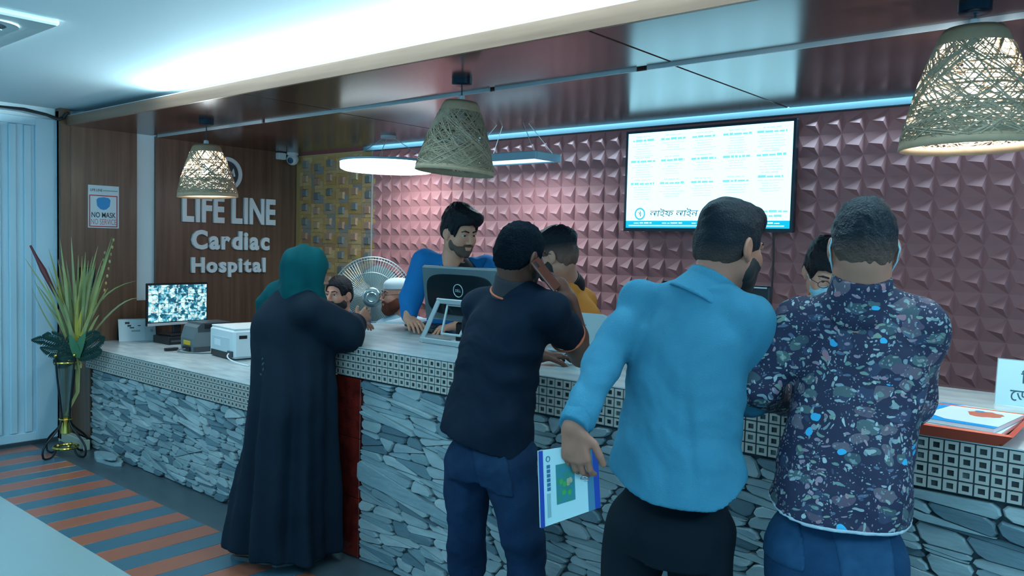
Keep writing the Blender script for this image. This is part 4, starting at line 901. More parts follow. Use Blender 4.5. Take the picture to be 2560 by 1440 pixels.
# ================================================================== PEOPLE
# Bodies and clothes are grown from smooth distance fields and meshed with surface nets, one continuous surface each.
f32 = np.float32
class Field:
    def __init__(s, lo, hi, h):
        s.lo = np.array(lo, float); s.h = h; n = np.ceil((np.array(hi, float)-s.lo)/h).astype(int)+1
        s.ax = [(s.lo[i]+h*np.arange(n[i])).astype(f32) for i in range(3)]; s.v = np.full(n, 1., f32)
    def sub_(s, lo, hi):
        sl = []
        for i in range(3):
            a = max(0, int((lo[i]-s.lo[i])/s.h)-1); b = min(len(s.ax[i]), int((hi[i]-s.lo[i])/s.h)+3)
            if b <= a: return None
            sl.append(slice(a, b))
        X = s.ax[0][sl[0]][:, None, None]; Y = s.ax[1][sl[1]][None, :, None]; Z = s.ax[2][sl[2]][None, None, :]
        return tuple(sl), X, Y, Z
    def comb(s, sl, d, k, op):
        a = s.v[sl]
        if op == 'u':
            if k > 0:
                hh = np.clip(.5+.5*(a-d)/k, 0, 1); s.v[sl] = a+(d-a)*hh-k*hh*(1-hh)
            else: s.v[sl] = np.minimum(a, d)
        elif op == 's':
            d = -d; kk = max(k, 1e-4); hh = np.clip(.5-.5*(a-d)/kk, 0, 1); s.v[sl] = a+(d-a)*hh+kk*hh*(1-hh)
    def cap(s, a, b, ra, rb=None, k=.02, op='u'):
        rb = ra if rb is None else rb; a = np.array(a, float); b = np.array(b, float); m = max(ra, rb)+k+4*s.h
        q = s.sub_(np.minimum(a, b)-m, np.maximum(a, b)+m)
        if q is None: return s
        sl, X, Y, Z = q; d = b-a; L = max(1e-9, float(d@d))
        t = np.clip(((X-a[0])*d[0]+(Y-a[1])*d[1]+(Z-a[2])*d[2])/L, 0, 1).astype(f32)
        D = np.sqrt((X-a[0]-t*d[0])**2+(Y-a[1]-t*d[1])**2+(Z-a[2]-t*d[2])**2)-(ra+(rb-ra)*t)
        s.comb(sl, D.astype(f32), k, op); return s
    def chain(s, P, R, k=.02):
        for i in range(len(P)-1): s.cap(P[i], P[i+1], R[i], R[i+1], k)
        return s
    def ell(s, c, r, R=None, k=.02, op='u'):
        c = np.array(c, float); r = np.array(r, float); m = r.max()+k+4*s.h
        q = s.sub_(c-m, c+m)
        if q is None: return s
        sl, X, Y, Z = q; x, y, z = X-c[0], Y-c[1], Z-c[2]
        if R is not None: x, y, z = (x*R[0, 0]+y*R[1, 0]+z*R[2, 0], x*R[0, 1]+y*R[1, 1]+z*R[2, 1], x*R[0, 2]+y*R[1, 2]+z*R[2, 2])
        k0 = np.sqrt((x/r[0])**2+(y/r[1])**2+(z/r[2])**2); k1 = np.sqrt((x/r[0]**2)**2+(y/r[1]**2)**2+(z/r[2]**2)**2)+1e-6
        s.comb(sl, (k0*(k0-1)/k1).astype(f32), k, op); return s
    def loft(s, st, k=.02, pw=2.3, mod=None, caps=True):
        """stack of oval sections (z, centre xy, half width, half depth, heading): torsos, skirts, cuffs"""
        st = sorted(st, key=lambda q: q[0]); A = np.array([[q[0], q[1][0], q[1][1], q[2], q[3], q[4]] for q in st], float)
        m = A[:, 3:5].max()+k+.05
        q = s.sub_((A[:, 1].min()-m, A[:, 2].min()-m, A[0, 0]-k-4*s.h), (A[:, 1].max()+m, A[:, 2].max()+m, A[-1, 0]+k+4*s.h))
        if q is None: return s
        sl, X, Y, Z = q; z = Z.ravel().astype(float); zc = np.clip(z, A[0, 0], A[-1, 0])
        def ip(j):                                    # smooth (cubic) interpolation between stations
            i = np.clip(np.searchsorted(A[:, 0], zc)-1, 0, len(A)-2); t = (zc-A[i, 0])/(A[i+1, 0]-A[i, 0]+1e-9)
            g = np.gradient(A[:, j], A[:, 0]); h_ = A[i+1, 0]-A[i, 0]
            return ((2*t**3-3*t**2+1)*A[i, j]+(t**3-2*t**2+t)*h_*g[i]+(-2*t**3+3*t**2)*A[i+1, j]+(t**3-t**2)*h_*g[i+1]).astype(f32)[None, None, :]
        cx, cy, w, d, hd = ip(1), ip(2), ip(3), ip(4), ip(5)
        x, y = X-cx, Y-cy; u = x*np.cos(hd)+y*np.sin(hd); v = -x*np.sin(hd)+y*np.cos(hd)
        if mod is not None: f_ = mod(np.arctan2(v/d, u/w), Z+0*u); w = w+f_; d = d+f_
        rr = (np.abs(u/w)**pw+np.abs(v/d)**pw)**(1/pw); D = (rr-1)*np.minimum(w, d)
        if caps: D = np.maximum(D, np.maximum(A[0, 0]-Z, Z-A[-1, 0]))
        s.comb(sl, D.astype(f32), k, 'u'); return s
    def cut(s, fn, k=0.):
        X = s.ax[0][:, None, None]; Y = s.ax[1][None, :, None]; Z = s.ax[2][None, None, :]
        d = np.broadcast_to(fn(X, Y, Z), s.v.shape).astype(f32)
        if k > 0: hh = np.clip(.5-.5*(s.v-d)/k, 0, 1); s.v = s.v+(d-s.v)*hh+k*hh*(1-hh)
        else: s.v = np.maximum(s.v, d)
        return s
    def disp(s, fn, band=.05):
        I = np.nonzero(np.abs(s.v) < band); s.v[I] += fn(s.ax[0][I[0]].astype(float), s.ax[1][I[1]].astype(float), s.ax[2][I[2]].astype(float)).astype(f32); return s
    def copy(s, off=0.):
        c = Field.__new__(Field); c.lo, c.h, c.ax, c.v = s.lo, s.h, s.ax, s.v-f32(off); return c
    def crop(s, lo, hi, off=0.):
        q = s.sub_(lo, hi); sl = q[0]; c = Field.__new__(Field); c.h = s.h; c.ax = [s.ax[i][sl[i]] for i in range(3)]; c.lo = np.array([a[0] for a in c.ax], float); c.v = s.v[sl]-f32(off); return c
    def net(s, name, material, parent, org, vcol=None, relax=0):
        v = s.v.copy()
        for i in range(3):                            # close at the border
            ix = [slice(None)]*3
            ix[i] = 0; v[tuple(ix)] = np.maximum(v[tuple(ix)], 1e-3); ix[i] = -1; v[tuple(ix)] = np.maximum(v[tuple(ix)], 1e-3)
        S = v < 0; n = np.array(v.shape); c = np.zeros(n-1, np.int8)
        for a in (0, 1):
            for b in (0, 1):
                for d in (0, 1): c += S[a:n[0]-1+a, b:n[1]-1+b, d:n[2]-1+d]
        I = np.nonzero((c > 0) & (c < 8)); m = len(I[0])
        if m == 0: return None
        idm = np.full(n-1, -1, np.int32); idm[I] = np.arange(m); acc = np.zeros((m, 3)); cnt = np.zeros(m)
        cs = [(a, b, d) for a in (0, 1) for b in (0, 1) for d in (0, 1)]; V8 = {q: v[I[0]+q[0], I[1]+q[1], I[2]+q[2]] for q in cs}
        for q in cs:
            for ax_ in range(3):
                if q[ax_]: continue
                r = list(q); r[ax_] = 1; a, b = V8[q], V8[tuple(r)]; k = (a < 0) != (b < 0)
                t = np.where(k, a/np.where(k, a-b, 1), 0)
                P = np.tile(np.array(q, float), (m, 1)); P[:, ax_] += t; acc[k] += P[k]; cnt[k] += 1
        P = (np.stack(I, 1)+acc/cnt[:, None])*s.h+s.lo-np.array(org, float)
        F = []
        for ax_ in range(3):
            o1, o2 = [(1, 2), (2, 0), (0, 1)][ax_]
            sa = [slice(1, -1)]*3; sb = [slice(1, -1)]*3; sa[ax_] = slice(0, -1); sb[ax_] = slice(1, None)
            A_, B_ = S[tuple(sa)], S[tuple(sb)]; K = np.nonzero(A_ != B_); inn = A_[K]
            b = [K[0]+1, K[1]+1, K[2]+1]; b[ax_] = K[ax_]
            def cell(d1, d2):
                e = [q.copy() for q in b]; e[o1] -= d1; e[o2] -= d2; return idm[tuple(e)]
            Q = np.stack([cell(1, 1), cell(0, 1), cell(0, 0), cell(1, 0)], 1); Q[~inn] = Q[~inn][:, ::-1]; F.append(Q)
        F = np.concatenate(F)
        for _ in range(relax):
            sm = np.zeros_like(P); ct = np.zeros(len(P))
            for i in range(4):
                np.add.at(sm, F[:, i], P[F[:, (i+1) % 4]]); np.add.at(ct, F[:, i], 1); np.add.at(sm, F[:, (i+1) % 4], P[F[:, i]]); np.add.at(ct, F[:, (i+1) % 4], 1)
            P = P*.5+.5*sm/np.maximum(ct, 1)[:, None]
        me = bpy.data.meshes.new(name); me.vertices.add(len(P)); me.vertices.foreach_set('co', P.astype(f32).ravel())
        me.loops.add(F.size); me.loops.foreach_set('vertex_index', F.astype(np.int32).ravel()); me.polygons.add(len(F)); me.polygons.foreach_set('loop_start', np.arange(0, F.size, 4, dtype=np.int32))
        me.polygons.foreach_set('use_smooth', np.ones(len(F), bool)); me.update(calc_edges=True); me.validate()
        me.materials.append(material)
        if vcol is not None:
            at_ = me.attributes.new('tone', 'FLOAT', 'POINT'); at_.data.foreach_set('value', np.asarray(vcol(P+np.array(org, float)), f32))
        return link(name, me, parent)

def wrinkle(seed, freq, amp, stretch=(1, 1, 1), n=7):
    rg = np.random.default_rng(seed); K = rg.normal(size=(n, 3))*np.array(stretch); K *= freq/np.linalg.norm(K, axis=1)[:, None]*rg.uniform(.6, 1.5, (n, 1)); ph = rg.uniform(0, 6.28, n)
    def fn(x, y, z):
        wx = .035*np.sin(11*z+3*x+seed)+.02*np.sin(23*x+7*y); s_ = 0
        for i in range(n): q = np.sin(K[i, 0]*(x+wx)+K[i, 1]*(y+wx)+K[i, 2]*(z+wx)+ph[i]); s_ = s_+q*np.abs(q)
        return amp*s_/math.sqrt(n)
    return fn
def unit(v): v = np.array(v, float); return v/np.linalg.norm(v)
def frame(fwd, up=(0, 0, 1), roll=0.):
    f = unit(fwd); r = unit(np.cross(f, up)); u = np.cross(r, f)
    c, s_ = math.cos(roll), math.sin(roll); r, u = c*r+s_*u, -s_*r+c*u
    return np.array([r, f, u]).T
def skin(name, c, c2=None):
    c = (min(.8, c[0]*1.22), c[1]*1.0, c[2]*.94)
    return mat(name, c, .5, noise=(25, .3), col2=c2 or tuple(q*.75 for q in c), spec=.35)
def tonemat(name, c0, c1, rough=.6, bump=None):
    """material running between two real colours along the mesh's own tone value (clipped hair, moustache edges)"""
    if name in MATS: return MATS[name]
    m = mat(name, c1, rough, bump=bump, spec=.18); N, L = m.node_tree.nodes, m.node_tree.links
    a = N.new('ShaderNodeAttribute'); a.attribute_name = 'tone'; mx = N.new('ShaderNodeMix'); mx.data_type = 'RGBA'
    L.new(a.outputs['Fac'], mx.inputs[0]); mx.inputs[6].default_value = (*c0, 1); mx.inputs[7].default_value = (*c1, 1); L.new(mx.outputs[2], N['Principled BSDF'].inputs['Base Color'])
    return m

class Head:
    def __init__(s, c, fwd, up=(0, 0, 1), roll=0., sc=1.): s.c = np.array(c, float); s.R = frame(fwd, up, roll); s.s = sc
    def w(s, *l): return s.c+s.s*(s.R@np.array(l, float))
    def loc(s, P): return ((P-s.c)@s.R)/s.s
    def lx(s, X, Y, Z):
        x, y, z = X-s.c[0], Y-s.c[1], Z-s.c[2]; R = s.R
        return [(x*R[0, i]+y*R[1, i]+z*R[2, i])/s.s for i in range(3)]
    def e(s, F, c, r, k=.02, op='u', R=None): F.ell(s.w(*c), np.array(r)*s.s, s.R if R is None else s.R@R, k*s.s, op)
    def cp(s, F, a, b, ra, rb=None, k=.02, op='u'): F.cap(s.w(*a), s.w(*b), ra*s.s, (rb or ra)*s.s, k*s.s, op)
    def skull(s, F, t=0., k=.03): s.e(F, (0, -.012, .03), (.077+t, .098+t, .093+t), k); s.e(F, (0, -.045, -.01), (.066+t, .06+t, .07+t), .03)
    def apply(s, F, neck, rn=.058, ears=True, fine=True):
        s.skull(F); s.e(F, (0, .028, -.035), (.062, .066, .082), .03); s.e(F, (0, .045, -.083), (.045, .045, .034), .025); s.e(F, (0, .083, -.104), (.018, .014, .014), .02)
        for q in (-1, 1):
            s.e(F, (.042*q, .058, -.028), (.023, .026, .028), .02); s.e(F, (.055*q, .01, -.062), (.018, .03, .028), .02)
        if fine:
            s.cp(F, (-.036, .085, .024), (.036, .085, .024), .010, None, .012)
            for q in (-1, 1): s.e(F, (.031*q, .099, .006), (.019, .014, .011), .010, 's')
            s.cp(F, (0, .089, .014), (0, .113, -.028), .0075, .0115, .010)
            for q in (-1, 1): s.e(F, (.0125*q, .101, -.034), (.0085, .011, .0075), .006)
            s.e(F, (0, .094, -.060), (.023, .0105, .0055), .004); s.e(F, (0, .0925, -.0705), (.019, .0105, .0065), .004); s.cp(F, (-.02, .104, -.0652), (.02, .104, -.0652), .0022, None, .002, 's')
            for q in (-1, 1): s.e(F, (.031*q, .0845, .0145), (.017, .010, .0045), .004)      # upper lids
        if ears:
            for q in (-1, 1):
                Re = rotm((0, 0, 1), math.radians(18*q)) @ rotm((1, 0, 0), math.radians(-12))
                s.e(F, (.082*q, -.012, -.004), (.0085, .023, .034), .006, 'u', Re); s.e(F, (.0925*q, -.008, .002), (.007, .013, .021), .005, 's', Re); s.e(F, (.08*q, -.004, -.034), (.006, .008, .009), .006)
        F.cap(s.w(0, -.018, -.05), neck, .055*s.s, rn, .035); F.cap(s.w(0, -.04, -.055), np.array(neck), .045*s.s, rn*.9, .03)
    def eyes(s, parent, org):
        for q in (-1, 1):
            b = MB(org); b.sphere((0, 0, 0), .0118*s.s, 14, 10)
            c = s.w(.031*q, .0775, .0055); b.v = [tuple(c-np.array(org)+s.R@np.array((p[0]+org[0], p[1]+org[1], p[2]+org[2]))) for p in b.v]
            b.m = []
            for f in b.f:
                y_ = np.mean([(np.array(b.v[i])-(c-np.array(org)))@s.R[:, 1] for i in f])/(.0118*s.s); b.m.append(1 if y_ > .80 else 0)
            b.build('eye', [mat('eye white', (.55, .55, .55), .3), mat('dark iris', (.02, .012, .01), .2)], parent, True, 180)
    def brows(s, parent, org, m_, lift=0.):
        for q in (-1, 1):
            F = Field(s.w(0, .05, .02)-.09*s.s, s.w(0, .05, .02)+.09*s.s, .0025)
            s.cp(F, (.014*q, .0955, .026+lift), (.036*q, .0925, .031+lift), .0042, .0042, .003); s.cp(F, (.036*q, .0925, .031+lift), (.052*q, .079, .024+lift), .0040, .0022, .003)
            F.net('eyebrow', m_, parent, org)
    def hair(s, parent, org, m_, top=.022, side=.006, line=None, seed=1, rough=.004, vol=(), tone=None, h=.004, freq=60, name='hair'):
        """line: hairline as (y, z) pairs from brow to nape in head units"""
        line = line or [(.12, .075), (.085, .066), (.06, .045), (.045, -.005), (.02, .0), (-.005, .012), (-.03, -.03), (-.06, -.062), (-.12, -.075)]
        ly = np.array([q[0] for q in line])[::-1]; lz = np.array([q[1] for q in line])[::-1]
        F = Field(s.c-.19*s.s, s.c+.19*s.s, h)
        X, Y, Z = F.ax[0][:, None, None], F.ax[1][None, :, None], F.ax[2][None, None, :]
        s.skull(F, .002); lx, lY, lZ = s.lx(X, Y, Z)
        g = np.clip((lZ-.03)/.08, 0, 1); g = g*g*(3-2*g)*np.clip(1.25-np.abs(lx)/.085, .35, 1); hl_ = np.interp(np.broadcast_to(lY, F.v.shape), ly, lz); tp_ = np.where(lY > .04, 1, np.clip((lZ-hl_+.004)/.04, 0, 1)); F.v = F.v-((side*tp_-.0015*(1-tp_)+(top-side)*g)*s.s).astype(f32)
        for c, r in vol: s.e(F, c, r, .02)
        F.v = np.maximum(F.v, (np.interp(np.broadcast_to(lY, F.v.shape), ly, lz)-lZ).astype(f32)*f32(.8*s.s))
        w1, w2 = wrinkle(seed, freq, rough, (1, 1, .6)), wrinkle(seed+5, freq*2.2, rough*.6); F.disp(lambda x, y, z: -np.abs(w1(x, y, z)+w2(x, y, z)), .03)
        vc = None
        if tone: vc = lambda P: np.clip((s.loc(P)[:, 2]-tone[0])/(tone[1]-tone[0]), 0, 1)
        return F.net(name, m_, parent, org, vc)
    def beard(s, parent, org, m_, t=.004, low=-.135, full=True, h=.0035, cheek=-.02, extra=()):
        F = Field(s.c-.15*s.s-np.array((0, 0, .05)), s.c+.13*s.s, h)
        s.e(F, (0, .028, -.035), (.062+t, .066+t, .082+t), .03); s.e(F, (0, .045, -.083), (.046+t, .046+t, .036+t), .025); s.e(F, (0, .083, -.104), (.018+t, .014+t, .014+t), .02)
        for q in (-1, 1): s.e(F, (.042*q, .058, -.028), (.022+t, .025+t, .027+t), .02); s.e(F, (.055*q, .01, -.062), (.018+t, .03+t, .028+t), .02)
        s.e(F, (0, .095, -.048), (.026, .012, .006), .006)
        for c, r in extra: s.e(F, c, r, .02)
        X, Y, Z = F.ax[0][:, None, None], F.ax[1][None, :, None], F.ax[2][None, None, :]; lx, lY, lZ = s.lx(X, Y, Z); ax_ = np.abs(lx)
        # cheek line falls from the ear to the corner of the mouth; the lips stay free
        top = np.where(lY > .075, np.where(ax_ < .03, -.042, -.05), np.interp(np.broadcast_to(lY, F.v.shape), [-.02, .0, .03, .06, .09], [.0, .0, cheek-.01, cheek-.028, -.05]))
        F.v = np.maximum(F.v, ((lZ-top)*s.s).astype(f32)); F.v = np.maximum(F.v, ((-.004-lY)*s.s).astype(f32))
        s.e(F, (0, .105, -.065), (.021, .02, .011), .004, 's')
        F.disp(wrinkle(3, 90, .0015), .02)
        return F.net('beard', m_, parent, org)

def hand(F, wrist, d, n, s, curl=(.5, .6, .7, .8), thumb=(.5, .3), sc=1., spread=.12, rad=.0088):
    """d: along the hand, n: the way the palm faces, s: towards the thumb. Five separate fingers."""
    d = unit(d); s = unit(np.array(s)-d*np.dot(s, d)); n = unit(np.cross(d, s)*np.sign(np.dot(np.cross(d, s), n)) if abs(np.dot(np.cross(d, s), n)) > 1e-6 else n)
    w0 = np.array(wrist, float); tips = []
    off = (.030, .010, -.010, -.028); L_ = (.072, .080, .074, .058); kn = (.086, .090, .085, .076)
    for i in range(4):
        b0 = w0+s*off[i]*.55*sc+d*.012*sc; k0 = w0+d*kn[i]*sc+s*off[i]*sc
        F.cap(b0, k0, .0165*sc, .0125*sc, .012)
        a = 0.; p = k0; fd = unit(d+s*spread*(1.5-i)/1.5*.6)
        for j, (fr, rr) in enumerate(((.46, 1.), (.30, .93), (.24, .84))):
            a += curl[i]*(.75, 1.0, .7)[j]; q = p+(fd*math.cos(a)+n*math.sin(a))*L_[i]*fr*sc
            F.cap(p, q, rad*rr*sc*1.03, rad*(rr-.06)*sc, .003); p = q
        tips.append(p)
    F.cap(w0+s*.012*sc+d*.02*sc, w0-s*.012*sc+d*.06*sc, .017*sc, .017*sc, .012)
    t0 = w0+s*.022*sc+d*.022*sc; t1 = t0+unit(s*.75+d*.75+n*.35)*.042*sc; F.cap(t0, t1, .0165*sc, .0125*sc, .010)
    dr_ = unit(s*math.cos(1.1-thumb[0]*.2)*.7+d*1.0+n*thumb[0]); t2 = t1+dr_*.034*sc; F.cap(t1, t2, .0115*sc, .0105*sc, .003)
    t3 = t2+unit(dr_+n*thumb[1]-s*thumb[1]*.6)*.028*sc; F.cap(t2, t3, .0105*sc, .0085*sc, .003)
    return tips, t3

M_hair = mat('black hair', (.005, .008, .013), .55, bump=(160, .6), spec=.25)
M_brow = mat('black brow', (.015, .014, .015), .7)
def person(xy, label): return empty('person', (xy[0], xy[1], 0), label, 'person')
def legs(F, hipL, hipR, kneeL, kneeR, ankL, ankR, r=(.098, .072, .06), k=.05):
    for h_, kn_, an in ((hipL, kneeL, ankL), (hipR, kneeR, ankR)): F.chain([h_, kn_, an], r, k)
def shoes(parent, org, anks, fdir, m_):
    for a in anks:
        F = Field(np.array((a[0], a[1], 0))-.25, np.array((a[0], a[1], 0))+np.array((.25, .25, .2)), .008); f = unit((fdir[0], fdir[1], 0)); b = np.array((a[0], a[1], .045))
        F.cap(b-f*.05, b+f*.13, .045, .038, .02); F.cap(b-f*.03+np.array((0, 0, .03)), b+np.array((0, 0, .05)), .045, .045, .03); F.cut(lambda X, Y, Z: .002-Z+0*X+0*Y)
        F.net('shoe', m_, parent, org)
M_shoe = mat('dark shoe', (.02, .02, .024), .5)
M_denim = mat('dark indigo denim', (.006, .020, .052), .8, spec=.12, noise=(9, .7), col2=(.012, .038, .09), bump=(260, .25))

# ------------------------------------------------------------------ 1  man in the black polo shirt, telephoning
def polo_man():
    H0 = np.array([-2.03, 2.33]); org = np.array((H0[0], H0[1], 0)); P = person(H0, 'man in black polo shirt and jeans holding a phone to his right ear')
    sk = skin('dark brown skin', (.105, .048, .034)); hd = Head(at(1302, 640, 3.2), camdir(.72, -.06, .72), roll=-.10)
    nk = at(1283, 722, 3.22); sL, sR = at(1205, 768, 3.36), at(1378, 778, 3.10); el = at(1452, 890, 3.38); wr = at(1426, 748, 3.25)
    el[2] = max(el[2], HR+.052)
    F = Field((-2.55, 2.0, 1.02), (-1.55, 3.1, 1.80), .0045)
    hd.apply(F, nk, .064); F.cap(nk, nk-np.array((0, 0, .14)), .055, .07, .04); F.cap(sL, sR, .036, .036, .04)
    F.chain([sR, el], [.050, .044], .03); F.chain([el, el+(wr-el)*.35, wr], [.043, .043, .028], .02)
    lw = np.array((-2.28, 2.90, HR+.045)); le = np.array((-2.46, 2.64, HR+.06)); F.chain([sL, le], [.05, .042], .03); F.chain([le, lw], [.042, .03], .02)
    ph_c = at(1364, 686, 3.12); fwd = unit(ph_c-wr+camdir(0, .55, .0)*.05)
    hand(F, wr, camdir(-.50, .78, -.12), camdir(-.80, -.35, .1), camdir(-.40, -.30, -.8), (.42, .45, .5, .55), (.75, .25), 1.0, .25)
    hand(F, lw, (.5, .85, 0), (0, 0, -1), (.85, -.4, 0), (.25, .3, .3, .35))
    F.net('body', sk, P, org)
    hd.hair(P, org, mat('close cropped black hair', (.004, .008, .013), .85, bump=(150, 1.0), spec=.06), .010, .004, [(.12, .07), (.08, .06), (.055, .03), (.045, -.02), (.022, -.01), (0, .012), (-.03, -.035), (-.06, -.075), (-.12, -.085)], 4, .0028, freq=110)
    hd.brows(P, org, M_brow); hd.eyes(P, org); hd.beard(P, org, mat('black stubble', (.02, .014, .014), .7), .0012)
    # polo shirt
    M_polo = mat('black pique', (.003, .009, .021), .85, spec=.15, noise=(14, .5), col2=(.004, .013, .028))
    hdg = math.radians(-6); pel = at(1225, 1100, 3.14)
    S = Field((-2.55, 1.85, .78), (-1.6, 3.0, 1.62), .007)
    c = lambda x, y, d: at(x, y, d)[:2]
    S.loft([(at(1,1,1)[2]*0+.845, c(1212, 1115, 3.12), .205, .150, hdg), (.95, c(1218, 1065, 3.13), .196, .148, hdg), (1.08, c(1234, 980, 3.17), .178, .138, hdg), (1.2, c(1246, 905, 3.19), .180, .130, hdg), (1.32, c(1266, 830, 3.21), .192, .124, hdg), (1.40, c(1278, 780, 3.22), .165, .10, hdg), (1.445, c(1282, 750, 3.22), .085, .075, hdg)], .02)
    S.cap(sL, sR, .062, .062, .05); S.cap(nk, sL, .05, .058, .05); S.cap(nk, sR, .05, .058, .05)
    em_ = sR+(el-sR)*.54; dS = unit(el-sR); S2 = S.copy(); S2.v = np.ones_like(S.v); S2.cap(sR, el, .074, .066, 0); S2.cut(lambda X, Y, Z: (X-em_[0])*dS[0]+(Y-em_[1])*dS[1]+(Z-em_[2])*dS[2]); hh = np.clip(.5+.5*(S.v-S2.v)/.03, 0, 1); S.v = S.v+(S2.v-S.v)*hh-f32(.03)*hh*(1-hh); S.chain([sL, sL+(le-sL)*.6], [.072, .062], .04)
    dcut = unit(el-sR)
    S.disp(wrinkle(2, 16, .006, (1, 1, .5)), .04); S.disp(wrinkle(12, 38, .004, (.6, .6, 1.4)), .04)
    S.cut(lambda X, Y, Z: (.878-.22*((X+2.03)*.76+(Y-2.33)*.65)-Z)+0*Y)
    sh = S.net('polo_shirt', M_polo, P, org)
    M_or = mat('orange piping', (.62, .12, .05), .6)
    def loop(center, ax_, r, t, m_, name, sq=1.):
        a = unit(ax_); u = unit(np.cross(a, (.3, .2, 1))); v = np.cross(a, u)
        return MB(org).tube([center+u*r*math.cos(q)+v*r*sq*math.sin(q) for q in np.linspace(0, 2*math.pi, 33)[:-1]], t, 8, True).build(name, m_, sh, True)
    e2 = sR+(el-sR)*.66; loop(sR+(el-sR)*.53, dcut, .069, .005, M_or, 'sleeve_piping')
    # collar stands round the neck
    C = Field(nk-.14, nk+.14, .0045); ax2 = unit(hd.w(0, -.02, -.06)-nk)
    C.cap(nk-ax2*.02, nk+ax2*.03, .086, .078, 0); C.cut(lambda X, Y, Z: (X-nk[0])*ax2[0]+(Y-nk[1])*ax2[1]+(Z-nk[2])*ax2[2]-.058); C.net('collar', mat('charcoal rib', (.028, .026, .032), .85), P, org)
    loop(nk-ax2*.012, ax2, .088, .004, M_or, 'collar_piping')
    # jeans
    T = Field((-2.5, 1.75, 0.02), (-1.6, 2.75, 1.02), .008)
    hl, hr = at(1178, 1135, 3.16), at(1270, 1150, 3.02); kl, kr = at(1166, 1335, 3.14), at(1312, 1345, 2.98)
    al, ar = np.array((kl[0]-.02, kl[1]+.02, .10)), np.array((kr[0]-.01, kr[1]+.03, .10))
    T.loft([(.76, (hl[:2]+hr[:2])/2, .165, .135, hdg), (.84, (hl[:2]+hr[:2])/2, .174, .143, hdg), (.93, (hl[:2]+hr[:2])/2+np.array((.0, .03)), .15, .105, hdg)], .04)
    legs(T, hl-np.array((0, 0, .03)), hr-np.array((0, 0, .03)), kl, kr, al, ar, (.104, .074, .068), .015)
    T.disp(wrinkle(7, 26, .008, (.5, .5, 1.6)), .04); T.disp(wrinkle(8, 55, .0045, (.5, .5, 1.5)), .04)
    T.cut(lambda X, Y, Z: .03-Z+0*X+0*Y)
    tj = T.net('jeans', M_denim, P, org)
    # right back pocket
    pc_ = at(1232, 1190, 2.9); K = T.crop((-2.5, 1.75, .6), (-1.6, 2.75, 1.0), .006)
    vw = camdir(0, 0, 1); rt_ = camdir(1, 0, 0)
    def pk(X, Y, Z):
        u = (X-pc_[0])*rt_[0]+(Y-pc_[1])*rt_[1]; z = Z-pc_[2]; w_ = (X-pc_[0])*vw[0]+(Y-pc_[1])*vw[1]
        return np.maximum(np.maximum(np.abs(u+.25*z)-.062-.10*np.minimum(0, z+.03), np.abs(z+.0)-.078), w_-.25)
    K.cut(pk); K.net('back_pocket', mat('worn denim pocket', (.009, .028, .066), .8, spec=.12, noise=(30, .6), col2=(.016, .046, .10)), tj, org)
    shoes(P, org, (al, ar), (0.1, 1), M_shoe)
    # phone
    pn = empty('smartphone', ph_c, 'dark smartphone held to the ear of the man in the black polo', 'phone')
    Rp = np.array([camdir(.55, .1, .8), camdir(-.62, .0, .5)*1.0, camdir(-.62, .78, 0)]).T; a = unit(Rp[:, 2]); b_ = unit(Rp[:, 0]-a*(Rp[:, 0]@a)); Rp = np.array([b_, np.cross(a, b_), a]).T
    MB(ph_c).bbox(ph_c, .036, .0045, .072, Rp, .003).build('casing', mat('phone brown back', (.11, .03, .02), .25), pn)
    MB(ph_c).bbox(ph_c+Rp@np.array((-.0, .0048, .0)), .033, .001, .068, Rp, .0005).build('screen', M_black, pn)
    MB(ph_c).bbox(ph_c+Rp@np.array((.0365, 0, .02)), .0012, .003, .05, Rp, .0005).build('side_edge', M_chrome, pn)
    MB(ph_c).bbox(ph_c+Rp@np.array((-.015, -.005, .05)), .009, .0015, .012, Rp, .001).build('camera_bump', M_black, pn)
polo_man()

